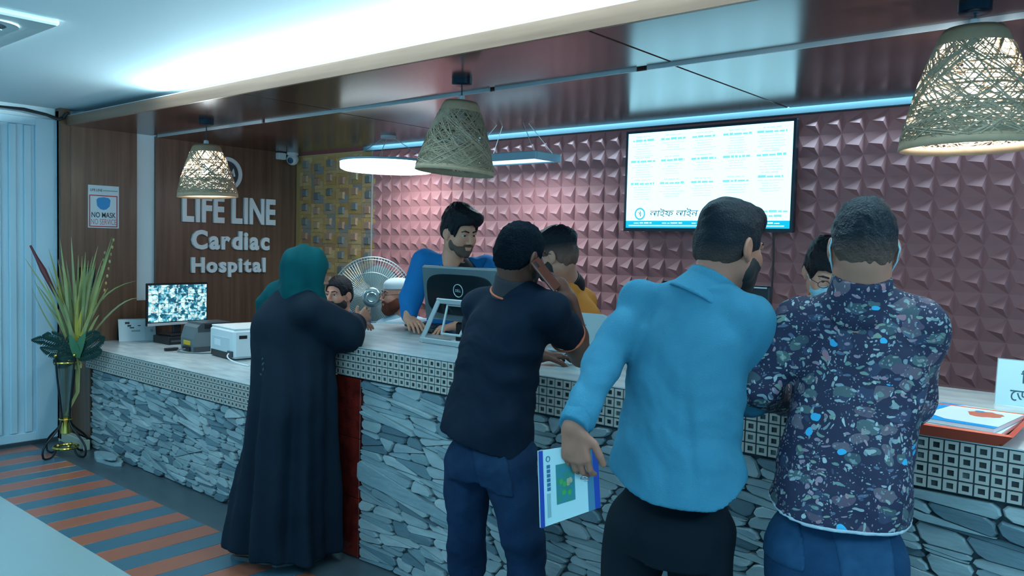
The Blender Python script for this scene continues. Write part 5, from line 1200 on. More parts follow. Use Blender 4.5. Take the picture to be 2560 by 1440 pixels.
# ------------------------------------------------------------------ 2  man in the blue shirt, plastic folder in his left hand
def blue_man():
    H0 = np.array([-1.13, 2.06]); org = np.array((H0[0], H0[1], 0)); P = person(H0, 'man in chambray blue shirt and black trousers seen from behind carrying a plastic folder')
    sk = skin('tan skin', (.34, .165, .115)); hd = Head(at(1826, 622, 2.44), camdir(.86, -.16, .50), roll=.06)
    nk = at(1765, 735, 2.42); sL, sR = at(1598, 752, 2.52), at(1872, 800, 2.33)
    eL = at(1508, 915, 2.40); wL = at(1432, 1068, 2.24); eR = at(1868, 985, 2.45); wR = at(1950, 985, 2.78)
    wR[2] = max(wR[2], HR+.05); eR[2] = max(eR[2], HR+.06)
    F = Field((-1.62, 1.55, .92), (-.72, 2.95, 1.86), .0045)
    hd.apply(F, nk, .066); F.cap(nk, nk-np.array((0, 0, .14)), .055, .07, .04); F.cap(sL, sR, .036, .036, .04)
    F.chain([sL, eL, wL], [.036, .034, .030], .02); F.chain([sR, eR, wR], [.036, .034, .028], .02)
    hand(F, wL, camdir(.10, -1, -.02), camdir(.45, 0, .9), camdir(.85, -.15, -.35), (.50, .55, .6, .7), (.15, .25), 1.02, .1, .0092)
    hand(F, wR, (.9, .3, -.05), (0, 0, -1), (.2, .9, .1), (.2, .3, .3, .4))
    F.net('body', sk, P, org)
    hr_ = tonemat('faded black hair', (.115, .066, .048), (.005, .009, .015), .6, (180, .5))
    hd.hair(P, org, hr_, .024, .0035, [(.12, .075), (.085, .066), (.06, .045), (.05, -.03), (.025, -.03), (0, .0), (-.03, -.05), (-.06, -.095), (-.12, -.11)], 8, .0035, vol=[((0, .065, .095), (.050, .05, .044)), ((0, -.0, .108), (.052, .075, .032))], tone=(-.09, .0))
    hd.brows(P, org, M_brow); hd.eyes(P, org); hd.beard(P, org, mat('black beard', (.014, .012, .013), .7), .003, cheek=-.012)
    M_ch = mat('blue chambray', (.045, .20, .30), .85, spec=.12, noise=(7, .55), col2=(.065, .25, .35), bump=(320, .25))
    hdg = math.radians(-8); c = lambda x, y, d: at(x, y, d)[:2]
    S = Field((-1.72, 1.5, .80), (-.70, 2.9, 1.66), .0065)
    S.loft([(.80, c(1690, 1290, 2.33), .198, .150, hdg), (.90, c(1688, 1230, 2.34), .204, .158, hdg), (1.02, c(1690, 1130, 2.36), .196, .155, hdg), (1.15, c(1700, 1010, 2.38), .182, .140, hdg), (1.28, c(1715, 900, 2.40), .190, .136, hdg), (1.40, c(1735, 810, 2.42), .196, .124, hdg), (1.485, c(1752, 745, 2.42), .12, .09, hdg), (1.52, c(1760, 725, 2.42), .08, .075, hdg)], .02)
    S.cap(nk, sL, .052, .062, .05); S.cap(nk, sR, .052, .062, .05)
    S.chain([sL, sL+(eL-sL)*.5, eL, wL+(eL-wL)*.20], [.064, .056, .050, .041], .04); S.chain([sR, eR, wR+(eR-wR)*.2], [.072, .060, .050], .035)
    S.disp(wrinkle(21, 15, .008, (1, 1, .45)), .045); S.disp(wrinkle(22, 34, .0055, (1, 1, .8)), .045); S.disp(wrinkle(23, 75, .0009), .03)
    # box pleat down the back and shirt tail
    ctr = at(1720, 900, 2.25); rt_ = camdir(1, 0, 0); vw = camdir(0, 0, 1)
    S.disp(lambda x, y, z: np.where(((x-H0[0])*vw[0]+(y-H0[1])*vw[1] < .1) & (z < 1.38), .010*np.exp(-(((x-ctr[0])*rt_[0]+(y-ctr[1])*rt_[1]+.06*(z-1.2))/.013)**2)*np.clip((1.40-z)/.3, 0, 1)*np.clip((z-.9)/.25, 0, 1), 0), .04)
    S.cut(lambda X, Y, Z: (.945+3.4*np.clip(np.abs((X-H0[0])*.76+(Y-H0[1])*.65)-.05, 0, .2)**2)-Z)
    sh = S.net('shirt', M_ch, P, org)
    C = Field(nk-.15, nk+.15, .0045); ax2 = unit(hd.w(0, -.02, -.055)-nk)
    C.cap(nk-ax2*.03, nk+ax2*.03, .108, .082, 0); C.cut(lambda X, Y, Z: np.abs((X-nk[0])*ax2[0]+(Y-nk[1])*ax2[1]+(Z-nk[2])*ax2[2]-.012)-.045); C.disp(wrinkle(4, 30, .002)); C.net('collar', M_ch, P, org)
    dc = unit(wL-eL); Cf = Field(wL-.09, wL+.09, .0045); Cf.cap(wL-dc*.07, wL-dc*.0, .047, .044, 0); Cf.cut(lambda X, Y, Z: np.abs((X-wL[0])*dc[0]+(Y-wL[1])*dc[1]+(Z-wL[2])*dc[2]+.034)-.034); Cf.disp(wrinkle(9, 60, .0025)); Cf.net('cuff', M_ch, P, org)
    M_tr = mat('black trousers', (.004, .009, .015), .85, spec=.15, noise=(10, .5), col2=(.006, .012, .019))
    T = Field((-1.6, 1.65, .02), (-.75, 2.5, 1.04), .008)
    hl, hr2 = at(1600, 1300, 2.42), at(1748, 1318, 2.34); kl, kr = at(1556, 1520, 2.40), at(1756, 1530, 2.28)
    kl[2] = kr[2] = .50; al, ar = np.array((kl[0], kl[1]+.03, .1)), np.array((kr[0], kr[1]+.03, .1))
    T.loft([(.76, (hl[:2]+hr2[:2])/2, .180, .140, hdg), (.85, (hl[:2]+hr2[:2])/2, .182, .140, hdg), (.95, (hl[:2]+hr2[:2])/2+np.array((0, .03)), .15, .10, hdg)], .04)
    legs(T, hl, hr2, kl, kr, al, ar, (.098, .080, .07), .012)
    T.disp(wrinkle(31, 20, .006, (.6, .6, 1.2)), .04); T.cut(lambda X, Y, Z: .03-Z+0*X+0*Y); T.net('trousers', M_tr, P, org)
    shoes(P, org, (al, ar), (0.05, 1), M_shoe)
    MB(org).tube([wL+camdir(.10, -1, -.02)*(.135)+camdir(.28, 0, -.42)*.03+(camdir(1, 0, 0)*math.cos(q)+camdir(0, .25, .9)*math.sin(q))*.0105 for q in np.linspace(0, 6.283, 21)[:-1]], .002, 6, True).build('ring', M_chrome, P, True)
    # plastic document folder
    A, B, Cc, D = at(1346, 1128, 2.22), at(1492, 1106, 2.30), at(1500, 1268, 2.30), at(1352, 1320, 2.22)
    o2 = (A+B+Cc+D)/4; fo = empty('document_folder', o2, 'white plastic document folder with blue edges hanging from a hand', 'folder'); nn = unit(np.cross(D-A, B-A)); nn = nn if nn@camdir(0, 0, 1) < 0 else -nn
    def q_(u, v, w=0.): return A*(1-u)*(1-v)+B*u*(1-v)+Cc*u*v+D*(1-u)*v+nn*w
    def pat(name, u0, u1, v0, v1, w_, m_, t=.0008): return MB(o2).prism([q_(u0, v0, w_), q_(u0, v1, w_), q_(u1, v1, w_), q_(u1, v0, w_)], nn*t).build(name, m_, fo)
    pat('rear_sheet', 0, 1, 0, 1, -.006, M_bwhite, .003); pat('front_sheet', .05, .80, .0, 1., .0, mat('folder white', (.52, .72, .74), .35), .002)
    pat('blue_spine', .0, .06, .0, 1., .001, mat('folder royal blue', (.01, .05, .35), .3), .003); pat('blue_edge', .90, 1., 0, 1, .001, MATS['folder royal blue'], .002); pat('teal_edge', .80, .91, 0, 1, .0015, mat('folder teal', (.06, .20, .32), .35), .0015)
    ph = pat('picture_print', .27, .58, .22, .76, .0025, mat('folder picture', (.03, .24, .16), .4, noise=(55, 1.), col2=(.03, .22, .38)))
    rb = np.random.default_rng(3)
    for k in range(7):
        u, v = .33+.2*rb.random(), .38+.32*rb.random(); MB(o2).prism([q_(u+.03*math.cos(t)*(1+.4*rb.random()), v+.035*math.sin(t)*(1+.4*rb.random()), .0036) for t in np.linspace(0, -2*math.pi, 9)[:-1]], nn*.0004).build('picture_patch', mat('folder cream', (.45, .42, .25), .5) if k % 2 else mat('folder green', (.05, .35, .08), .5), ph)
    for k in range(6): pat('title_print', .12, .175, .20+k*.06, .245+k*.06, .0025, M_pblue if False else mat('folder ink', (.03, .14, .28), .5))
    MB(o2).tube([q_(.145+.03*math.cos(t), .12+.035*math.sin(t), .003) for t in np.linspace(0, 6.283, 17)[:-1]], .0012, 4, True).build('logo_print', MATS['folder ink'], fo)
    for k in range(4): pat('small_print', .115+.016*k, .122+.016*k, .58, .90, .0025, mat('folder pale ink', (.30, .48, .52), .5))
blue_man()

# ------------------------------------------------------------------ 3  man in the patterned shirt
def floral_mat():
    m = bpy.data.materials.new('patterned shirt cloth'); m.use_nodes = True; N, L = m.node_tree.nodes, m.node_tree.links; b = N['Principled BSDF']; b.inputs['Roughness'].default_value = .75
    tc = N.new('ShaderNodeTexCoord'); nz = N.new('ShaderNodeTexNoise'); nz.inputs['Scale'].default_value = 14; L.new(tc.outputs['Object'], nz.inputs['Vector'])
    mxv = N.new('ShaderNodeMix'); mxv.data_type = 'VECTOR'; mxv.inputs[0].default_value = .055; L.new(tc.outputs['Object'], mxv.inputs[4]); L.new(nz.outputs['Color'], mxv.inputs[5])
    prev = None
    def layer(scale, rot, cols, thr, prev, base=(.014, .016, .050)):
        mp = N.new('ShaderNodeMapping'); mp.inputs['Rotation'].default_value = rot; mp.inputs['Scale'].default_value = scale; L.new(mxv.outputs[1], mp.inputs[0])
        vo = N.new('ShaderNodeTexVoronoi'); vo.inputs['Scale'].default_value = 1; L.new(mp.outputs[0], vo.inputs['Vector'])
        sx_ = N.new('ShaderNodeSeparateColor'); L.new(vo.outputs['Color'], sx_.inputs[0]); cr = N.new('ShaderNodeValToRGB'); cr.color_ramp.interpolation = 'CONSTANT'; L.new(sx_.outputs[0], cr.inputs[0]); e = cr.color_ramp.elements
        while len(e) < len(cols): e.new(1.)
        for i, c in enumerate(cols): e[i].position = i/len(cols); e[i].color = (*c, 1)
        lt = N.new('ShaderNodeMath'); lt.operation = 'LESS_THAN'; lt.inputs[1].default_value = thr; L.new(vo.outputs['Distance'], lt.inputs[0])
        g = N.new('ShaderNodeMath'); g.operation = 'GREATER_THAN'; g.inputs[1].default_value = .30; L.new(sx_.outputs[1], g.inputs[0]); mu_ = N.new('ShaderNodeMath'); mu_.operation = 'MULTIPLY'; L.new(lt.outputs[0], mu_.inputs[0]); L.new(g.outputs[0], mu_.inputs[1])
        mx = N.new('ShaderNodeMix'); mx.data_type = 'RGBA'; L.new(mu_.outputs[0], mx.inputs[0]); L.new(cr.outputs[0], mx.inputs[7])
        if prev is None: mx.inputs[6].default_value = (*base, 1)
        else: L.new(prev, mx.inputs[6])
        return mx.outputs[2]
    p = layer((17, 17, 27), (.3, .5, .4), [(.07, .11, .12), (.10, .07, .11), (.05, .08, .10), (.13, .10, .13), (.03, .04, .09)], .46, None)
    p = layer((34, 34, 78), (.6, .3, .9), [(.24, .30, .32), (.16, .24, .22), (.30, .20, .26), (.34, .38, .40), (.10, .13, .20), (.22, .28, .22)], .33, p)
    p = layer((74, 74, 36), (1.0, .2, .3), [(.42, .48, .50), (.20, .26, .30), (.36, .24, .26), (.05, .06, .12), (.30, .36, .34)], .27, p)
    p = layer((130, 60, 130), (.3, 1.1, .2), [(.34, .40, .42), (.22, .28, .30), (.30, .20, .24), (.12, .16, .20)], .25, p)
    p = layer((15, 15, 18), (.2, .1, .5), [(.03, .36, .62), (.04, .40, .66), (.34, .16, .20)], .17, p)
    L.new(p, b.inputs['Base Color']); return m
def floral_man():
    H0 = np.array([-.72, 2.27]); org = np.array((H0[0], H0[1], 0)); P = person(H0, 'man in dark leaf patterned shirt and jeans leaning on the counter at the right')
    sk = skin('warm tan skin', (.37, .19, .135)); hd = Head(at(2157, 622, 2.24), camdir(.30, -.12, .95), roll=0)
    nk = at(2150, 738, 2.24); sL, sR = at(2002, 800, 2.32), at(2300, 815, 2.22); eL = at(1893, 965, 2.36); wL = at(1975, 1010, 2.66); eR = at(2262, 1000, 2.36); wR = at(2286, 812, 2.62)
    eL[2] = max(eL[2], HR+.055); wL[2] = max(wL[2], HR+.05); eR[2] = max(eR[2], HR+.06)
    F = Field((-1.25, 1.9, .98), (-.25, 3.0, 1.84), .0045)
    hd.apply(F, nk, .064); F.cap(nk, nk-np.array((0, 0, .14)), .055, .07, .04); F.cap(sL, sR, .036, .036, .04)
    F.chain([sL, eL, wL], [.036, .034, .028], .02); F.chain([sR, eR, wR], [.036, .034, .028], .02)
    hand(F, wL, unit(wL-eL), (0, 0, -1), (.3, .9, 0), (.3, .4, .4, .5)); hand(F, wR, camdir(-.22, .75, .35), camdir(-.2, -.1, 1), camdir(-.9, .1, .2), (.75, .8, .85, .9), (.5, .3), 1., .2)
    F.net('body', sk, P, org)
    hr_ = tonemat('clipped fade hair', (.16, .085, .062), (.006, .011, .018), .5, (150, .7))
    hd.hair(P, org, hr_, .013, .0025, [(.12, .075), (.085, .066), (.06, .045), (.045, .01), (.02, .012), (0, .022), (-.03, -.02), (-.06, -.06), (-.12, -.07)], 17, .003, vol=[((0, .0, .098), (.052, .08, .034)), ((.012, -.03, .085), (.045, .05, .042))], tone=(-.06, .02), freq=60)
    hd.brows(P, org, M_brow); hd.eyes(P, org)
    M_fl = floral_mat(); hdg = math.radians(14); c = lambda x, y, d: at(x, y, d)[:2]
    S = Field((-1.22, 1.85, .80), (-.28, 2.9, 1.64), .0065)
    S.loft([(.80, c(2085, 1390, 2.22), .178, .150, hdg), (.90, c(2090, 1300, 2.23), .182, .152, hdg), (1.02, c(2105, 1180, 2.25), .176, .150, hdg), (1.15, c(2125, 1050, 2.27), .170, .138, hdg), (1.28, c(2145, 930, 2.29), .176, .132, hdg), (1.39, c(2152, 830, 2.29), .182, .12, hdg), (1.465, c(2152, 770, 2.27), .115, .09, hdg), (1.50, c(2152, 745, 2.26), .078, .075, hdg)], .02)
    S.cap(nk, sL, .052, .060, .05); S.cap(nk, sR, .052, .060, .05)
    S.chain([sL, sL+(eL-sL)*.5, eL, wL+(eL-wL)*.25], [.074, .066, .064, .050], .035); S.chain([sR, eR, wR+(eR-wR)*.12], [.074, .062, .048], .035)
    S.disp(wrinkle(41, 17, .007, (1, 1, .6)), .045); S.disp(wrinkle(42, 40, .004, (1, 1, 1)), .045)
    S.cut(lambda X, Y, Z: (.930+.20*np.clip(-(X-H0[0])-.05, 0, 1)+.0*Y)-Z)
    sh = S.net('shirt', M_fl, P, org)
    Hm = S.crop((-1.1, 1.9, .88), (-.35, 2.6, 1.06), .002); Hm.cut(lambda X, Y, Z: np.maximum((.917+.20*np.clip(-(X-H0[0])-.05, 0, 1))-Z, Z-(.937+.20*np.clip(-(X-H0[0])-.05, 0, 1)))+0*Y); 
    Hm2 = Hm.net('white_hem', mat('white hem lining', (.42, .50, .56), .8), sh, org)
    C = Field(nk-.14, nk+.14, .0045); ax2 = unit(hd.w(0, -.02, -.06)-nk); C.cap(nk-ax2*.04, nk+ax2*.03, .094, .080, 0); C.cut(lambda X, Y, Z: (X-nk[0])*ax2[0]+(Y-nk[1])*ax2[1]+(Z-nk[2])*ax2[2]-.055); C.disp(wrinkle(4, 30, .002)); C.net('collar', M_fl, P, org)
    # mask loops over the ears and the mask at the far side of the face
    M_ms = mat('pale blue mask', (.42, .66, .74), .7)
    for q in (-1, 1):
        MB(org).tube([hd.w(.080*q, -.034, .022), hd.w(.087*q, -.036, -.005), hd.w(.083*q, -.024, -.036), hd.w(.073*q, .02, -.062), hd.w(.055*q, .065, -.07)], .0026, 6).build('mask_loop', M_ms, P, True)
        MB(org).tube([hd.w(.081*q, -.030, .024), hd.w(.078*q, .01, .018), hd.w(.06*q, .07, -.02)], .0026, 6).build('mask_loop', M_ms, P, True)
    MK = Field(hd.c-.16, hd.c+.16, .005); hd.e(MK, (0, .045, -.06), (.066, .066, .064), 0); MK.cut(lambda X, Y, Z: (.03-hd.lx(X, Y, Z)[1])); MK.net('face_mask', M_ms, P, org)
    T = Field((-1.2, 1.85, .02), (-.3, 2.7, 1.04), .008)
    hl, hr2 = at(2015, 1370, 2.28), at(2155, 1385, 2.20); hl[2] = hr2[2] = .83; kl, kr = hl+np.array((-.02, .02, -.34)), hr2+np.array((.02, .02, -.34)); al, ar = kl+np.array((0, .02, -.40)), kr+np.array((0, .02, -.40))
    T.loft([(.74, (hl[:2]+hr2[:2])/2, .165, .138, hdg), (.83, (hl[:2]+hr2[:2])/2, .168, .138, hdg), (.93, (hl[:2]+hr2[:2])/2+np.array((0, .03)), .14, .10, hdg)], .04)
    legs(T, hl, hr2, kl, kr, al, ar, (.108, .085, .07), .03); T.disp(wrinkle(51, 22, .005, (.6, .6, 1.2)), .04); T.cut(lambda X, Y, Z: .03-Z+0*X+0*Y)
    M_j2 = mat('blue denim', (.011, .045, .105), .8, spec=.12, noise=(10, .7), col2=(.024, .075, .16), bump=(260, .25)); tj = T.net('jeans', M_j2, P, org)
    vw = camdir(0, 0, 1); rt_ = camdir(1, 0, 0)
    for cx, cy in ((1968, 1375), (2165, 1410)):
        pc_ = at(cx, cy, 2.1); K = T.crop((-1.2, 1.85, .6), (-.3, 2.7, 1.0), .005)
        K.cut(lambda X, Y, Z: np.maximum(np.maximum(np.abs((X-pc_[0])*rt_[0]+(Y-pc_[1])*rt_[1])-.068-.1*np.minimum(0, Z-pc_[2]), np.abs(Z-pc_[2])-.075), (X-pc_[0])*vw[0]+(Y-pc_[1])*vw[1]-.2)); K.net('back_pocket', mat('light denim pocket', (.016, .060, .13), .8, spec=.12, noise=(30, .6), col2=(.03, .09, .18)), tj, org)
    shoes(P, org, (al, ar), (0.1, 1), M_shoe)
    A = at(2218, 730, 2.62); pa = MB(A).prism([at(2215, 733, 2.66), at(2245, 730, 2.67), at(2283, 738, 2.66), at(2280, 800, 2.62), at(2250, 810, 2.62), at(2225, 790, 2.62)], camdir(0, 0, 1)*.002).build('paper_sheet', M_paper); pa.location = A; tag(pa, 'white paper held up in the right hand of the man in the patterned shirt', 'paper')
floral_man()
# ------------------------------------------------------------------ 4  woman in the abaya
def woman():
    H0 = np.array([-3.50, 2.40]); org = np.array((H0[0], H0[1], 0)); P = person(H0, 'woman in black abaya and teal headscarf standing between desk and tall counter')
    sk = skin('light brown skin', (.30, .15, .105)); hd = Head(at(768, 682, 4.25), camdir(.92, -.25, .22), roll=0., sc=.97)
    nk = at(752, 755, 4.27); sL, sR = at(700, 765, 4.42), at(775, 780, 4.12); eR = at(862, 858, 4.22); wR = at(893, 806, 4.40); eL = at(790, 870, 4.50); wL = at(872, 812, 4.62)
    for q in (eR, wR, wL, eL): q[2] = max(q[2], HR+.07)
    F = Field((-4.05, 2.1, 1.05), (-3.0, 3.35, 1.66), .005)
    hd.apply(F, nk, .055); F.cap(nk, nk-np.array((0, 0, .12)), .05, .07, .04); F.cap(sL, sR, .045, .045, .04); F.chain([sR, eR, wR], [.04, .034, .026], .02); F.chain([sL, eL, wL], [.04, .034, .026], .02)
    hand(F, wR, camdir(.45, .45, .5), camdir(-.3, .2, .9), camdir(-.3, .9, .1), (.7, .75, .8, .85), (.6, .4), .92); hand(F, wL, camdir(.7, .1, .2), (0, 0, -1), camdir(.2, .2, .9), (.5, .5, .6, .6), (.4, .3), .92)
    F.net('body', sk, P, org); hd.eyes(P, org); hd.brows(P, org, M_brow)
    M_ab = mat('black abaya cloth', (.003, .009, .019), .75, spec=.2, noise=(6, .6), col2=(.005, .014, .028))
    hdg = math.radians(35); c = lambda x, y, d=4.2: at(x, y, d)[:2]
    S = Field((-4.1, 1.85, .035), (-2.95, 3.3, 1.56), .0085)
    folds = lambda th, z: (.022*np.sin(7*th+1.2)+.015*np.sin(13*th+.4+2*z)+.012*np.sin(4*th+3*z))*np.clip((1.25-z)/.9, 0, 1)
    S.loft([(.045, c(708, 1372), .275, .215, hdg), (.25, c(712, 1270), .262, .205, hdg), (.55, c(722, 1120), .238, .19, hdg), (.85, c(732, 985), .222, .178, hdg), (1.1, c(735, 870, 4.24), .212, .165, hdg), (1.25, c(738, 800, 4.26), .205, .150, hdg), (1.34, c(745, 760, 4.27), .15, .115, hdg), (1.40, c(752, 735, 4.27), .09, .085, hdg)], .03, 2.2, folds)
    S.chain([sR, sR+(eR-sR)*.5, eR, wR+(eR-wR)*.22], [.085, .085, .088, .062], .05); S.chain([sL, eL, wL+(eL-wL)*.22], [.08, .075, .058], .05); S.cap(nk, sR, .06, .07, .05); S.cap(nk, sL, .06, .07, .05)
    S.disp(wrinkle(61, 18, .007, (1, 1, .25)), .05); S.disp(wrinkle(62, 45, .002, (1, 1, .7)), .04)
    b0 = at(583, 1362, 4.2)
    S.cut(lambda X, Y, Z: (.062+.06*np.clip((H0[0]-X)*1.2+(H0[1]-Y)*.6, -.3, .4)-Z))
    ab = S.net('abaya', M_ab, P, org)
    # grey embroidery down the left shoulder and back
    M_emb = mat('grey embroidery', (.05, .085, .11), .8, spec=.1)
    E = S.crop((-4.1, 1.85, .9), (-3.2, 3.0, 1.5), .004); rt_ = camdir(1, 0, 0); vw = camdir(0, 0, 1)
    def emb(X, Y, Z):
        u = ((X)*rt_[0]+(Y)*rt_[1]); c0 = at(655, 900, 4.2); u0 = c0[0]*rt_[0]+c0[1]*rt_[1]; d = (X-H0[0])*vw[0]+(Y-H0[1])*vw[1]
        s_ = np.sin(150*u+2.5*np.sin(40*Z))*np.sin(120*Z+2*np.sin(60*u))
        return np.maximum(np.maximum(np.abs(u-u0-.06*(Z-1.1))-.055*np.clip((1.36-Z)*3, .25, 1), np.abs(Z-1.16)-.20), np.maximum((.25-s_)*.01, d+.02))
    E.cut(emb); o = E.net('embroidery', M_emb, ab, org)
    if o: o['kind'] = 'stuff'
    # headscarf
    M_sc = mat('teal headscarf cloth', (.002, .066, .074), .85, spec=.12, noise=(9, .5), col2=(.003, .092, .10))
    K = Field((-4.0, 2.1, 1.02), (-3.2, 3.0, 1.72), .006)
    hd.skull(K, .026); hd.e(K, (0, .02, -.03), (.082, .084, .098), .04); hd.e(K, (0, -.05, -.05), (.080, .075, .09), .05); hd.e(K, (0, -.055, .035), (.075, .075, .07), .05)
    K.cap(hd.w(0, -.02, -.06), nk+np.array((0, 0, .03)), .085, .10, .05); K.cap(hd.w(0, .05, -.09), nk+camdir(.7, -.2, -.1)*.09, .055, .07, .05)
    K.cap(nk, at(700, 745, 4.33), .095, .085, .06); K.chain([at(712, 735, 4.33), at(675, 762, 4.36), at(656, 820, 4.36), at(650, 880, 4.36)], [.08, .058, .036, .015], .05)
    K.disp(wrinkle(71, 26, .005, (.7, .7, 1)), .05)
    fd_ = hd.R[:, 1]; K.disp(lambda x, y, z: .005*np.sin(75*((x-hd.c[0])*hd.R[0, 1]+(y-hd.c[1])*hd.R[1, 1]+(z-hd.c[2])*hd.R[2, 1]*.8)+14*(z-hd.c[2])), .04)
    hd.e(K, (0, .115, -.018), (.050, .05, .072), .012, 's'); K.net('headscarf', M_sc, P, org)
    # sandals
    for nm, (x0, y0), (x1, y1) in (('sandal', (655, 1398), (690, 1402)), ('sandal', (690, 1411), (800, 1388))):
        a, b = onz(x0, y0, .012), onz(x1, y1, .012); d = unit(b-a); a = b-d*.24; up_ = np.array((0, 0, 1.)); sd = np.cross(d, up_)
        out = [(0, -.024), (.05, -.032), (.14, -.036), (.20, -.044), (.235, -.03), (.25, 0), (.235, .03), (.20, .044), (.14, .036), (.05, .032), (0, .024), (-.012, 0)]
        so = MB(org).prism([a+d*u+sd*v+up_*-.010 for u, v in out], up_*.022).build('sandal', mat('grey sandal sole', (.10, .13, .14), .6), P)
        Ft = Field(a-.06-np.array((.2, .2, 0)), b+np.array((.25, .25, .2)), .006); Ft.cap(a+d*.03+up_*.045, a+d*.17+up_*.032, .034, .028, .02); Ft.cap(a+d*.03+up_*.05, a+d*.02+up_*.14, .034, .032, .03)
        for k in range(5): Ft.cap(a+d*.165+sd*(.022-.011*k)+up_*.026, a+d*(.235-.009*abs(k-1))+sd*(.028-.014*k)+up_*.02, .011, .0085, .004)
        Ft.cut(lambda X, Y, Z: .014-Z+0*X+0*Y); Ft.net('foot', sk, P, org)
        for s_ in (-1, 1): MB(org).tube(bez(a+d*.12+sd*.038*s_+up_*.012, a+d*.14+sd*.036*s_+up_*.07, a+d*.17+sd*.012*s_+up_*.075, a+d*.20+up_*.04, 8), .006, 6).build('strap', M_silver, so, True)
woman()

# ------------------------------------------------------------------ 5  man in the blue suit jacket
def suit_man():
    hc_ = at(1150, 582, 5.05); H0 = np.array([hc_[0]-.02, 3.98]); org = np.array((H0[0], H0[1], 0)); P = person(H0, 'young man in bright blue suit jacket standing behind the easel monitor looking down')
    sk = skin('fair brown skin', (.60, .34, .235)); hd = Head(hc_, camdir(.62, -.30, -.72), roll=-.03, sc=1.13)
    nk = at(1127, 668, 5.12); sR, sL = at(1062, 655, 5.15), at(1215, 672, 5.22); eR = at(1030, 745, 5.05); wR = at(1020, 795, 4.95); eL = at(1225, 760, 5.15); wL = at(1140, 822, 4.92)
    wR[2] = max(HR+.055, wR[2]); wL[2] = HR+.05
    F = Field((nk[0]-.55, 3.2, 1.06), (nk[0]+.6, 4.3, 1.95), .005)
    hd.apply(F, nk, .066); F.cap(nk, nk-np.array((0, 0, .14)), .06, .08, .04); F.cap(sL, sR, .05, .05, .05); F.chain([sR, eR, wR], [.045, .038, .03], .02); F.chain([sL, eL, wL], [.045, .038, .03], .02)
    hand(F, wR, camdir(.35, -.25, -.7), (0, 0, -1), camdir(.9, 0, .2), (.25, .3, .3, .35), (.2, .2), 1.05); hand(F, wL, camdir(-.8, -.1, -.5), (0, 0, -1), camdir(-.3, .1, .9), (.5, .5, .55, .6), (.3, .3), 1.05)
    F.net('body', sk, P, org)
    hd.hair(P, org, M_hair, .040, .010, [(.13, .072), (.085, .066), (.06, .05), (.05, -.01), (.028, -.015), (.0, .012), (-.03, -.03), (-.06, -.06), (-.12, -.07)], 27, .005, vol=[((-.012, .072, .098), (.066, .042, .034)), ((.0, .02, .115), (.072, .07, .032)), ((-.03, .085, .105), (.04, .03, .025))], freq=50)
    hd.eyes(P, org); hd.brows(P, org, M_brow); hd.beard(P, org, mat('trimmed dark beard', (.11, .065, .05), .7), .0014, cheek=-.028)
    M_su = mat('bright blue suiting', (.010, .17, .44), .75, spec=.15, noise=(8, .4), col2=(.016, .18, .48))
    hdg = math.radians(40); c = lambda x, y, d=5.18: at(x, y, d)[:2]
    S = Field((nk[0]-.6, 3.35, .92), (nk[0]+.65, 4.4, 1.68), .007)
    S.loft([(.93, c(1145, 880), .20, .145, hdg), (1.1, c(1143, 820), .192, .138, hdg), (1.25, c(1140, 765), .192, .132, hdg), (1.40, c(1138, 715), .208, .128, hdg), (1.50, c(1137, 680), .19, .105, hdg), (1.555, c(1134, 662), .11, .085, hdg)], .02)
    S.cap(nk, sR+np.array((0, 0, .005)), .055, .064, .04); S.cap(nk, sL+np.array((0, 0, .005)), .055, .064, .04); S.chain([sR, eR, wR+(eR-wR)*.2], [.080, .066, .054], .03); S.chain([sL, eL, wL+(eL-wL)*.2], [.080, .066, .054], .03)
    S.disp(wrinkle(81, 16, .005, (1, 1, .6)), .04)
    # open front: wedge between the lapels
    fw = unit(np.array(camdir(.1, 0, -1))*np.array((1, 1, 0))); rt2 = np.array((fw[1], -fw[0], 0)); v0 = at(1152, 790, 5.0)
    def wedge(X, Y, Z): 
        u = (X-v0[0])*rt2[0]+(Y-v0[1])*rt2[1]; dp = (X-nk[0])*fw[0]+(Y-nk[1])*fw[1]
        return -np.minimum(np.minimum(.42*(Z-v0[2])-np.abs(u-.12*(Z-v0[2])*0), dp-.0), 1)
    S.cut(lambda X, Y, Z: -wedge(X, Y, Z) if False else np.minimum(.36*(Z-v0[2])-np.abs((X-v0[0])*rt2[0]+(Y-v0[1])*rt2[1]+.10*(Z-v0[2])), (X-nk[0])*fw[0]+(Y-nk[1])*fw[1]+.02))
    jk = S.net('suit_jacket', M_su, P, org)
    M_bs = mat('black dress shirt', (.006, .007, .010), .7)
    I = Field((nk[0]-.3, 3.5, 1.0), (nk[0]+.35, 4.3, 1.66), .007); I.loft([(1.05, c(1143, 835), .17, .120, hdg), (1.25, c(1140, 765), .175, .118, hdg), (1.40, c(1138, 715), .18, .114, hdg), (1.51, c(1137, 680), .13, .09, hdg), (1.58, c(1132, 660), .078, .075, hdg)], .02); I.cap(nk-np.array((0, 0, .02)), nk+np.array((0, 0, .03)), .082, .074, .02)
    I.cut(lambda X, Y, Z: np.minimum(.42*(Z-(nk[2]-.10))-np.abs((X-nk[0])*rt2[0]+(Y-nk[1])*rt2[1]+.0), (X-nk[0])*fw[0]+(Y-nk[1])*fw[1]-.0)); I.net('shirt', M_bs, P, org)
    C = Field(nk-.15, nk+.16, .005); ax2 = unit(hd.w(0, -.02, -.06)-nk); C.cap(nk-ax2*.03, nk+ax2*.03, .094, .084, 0)
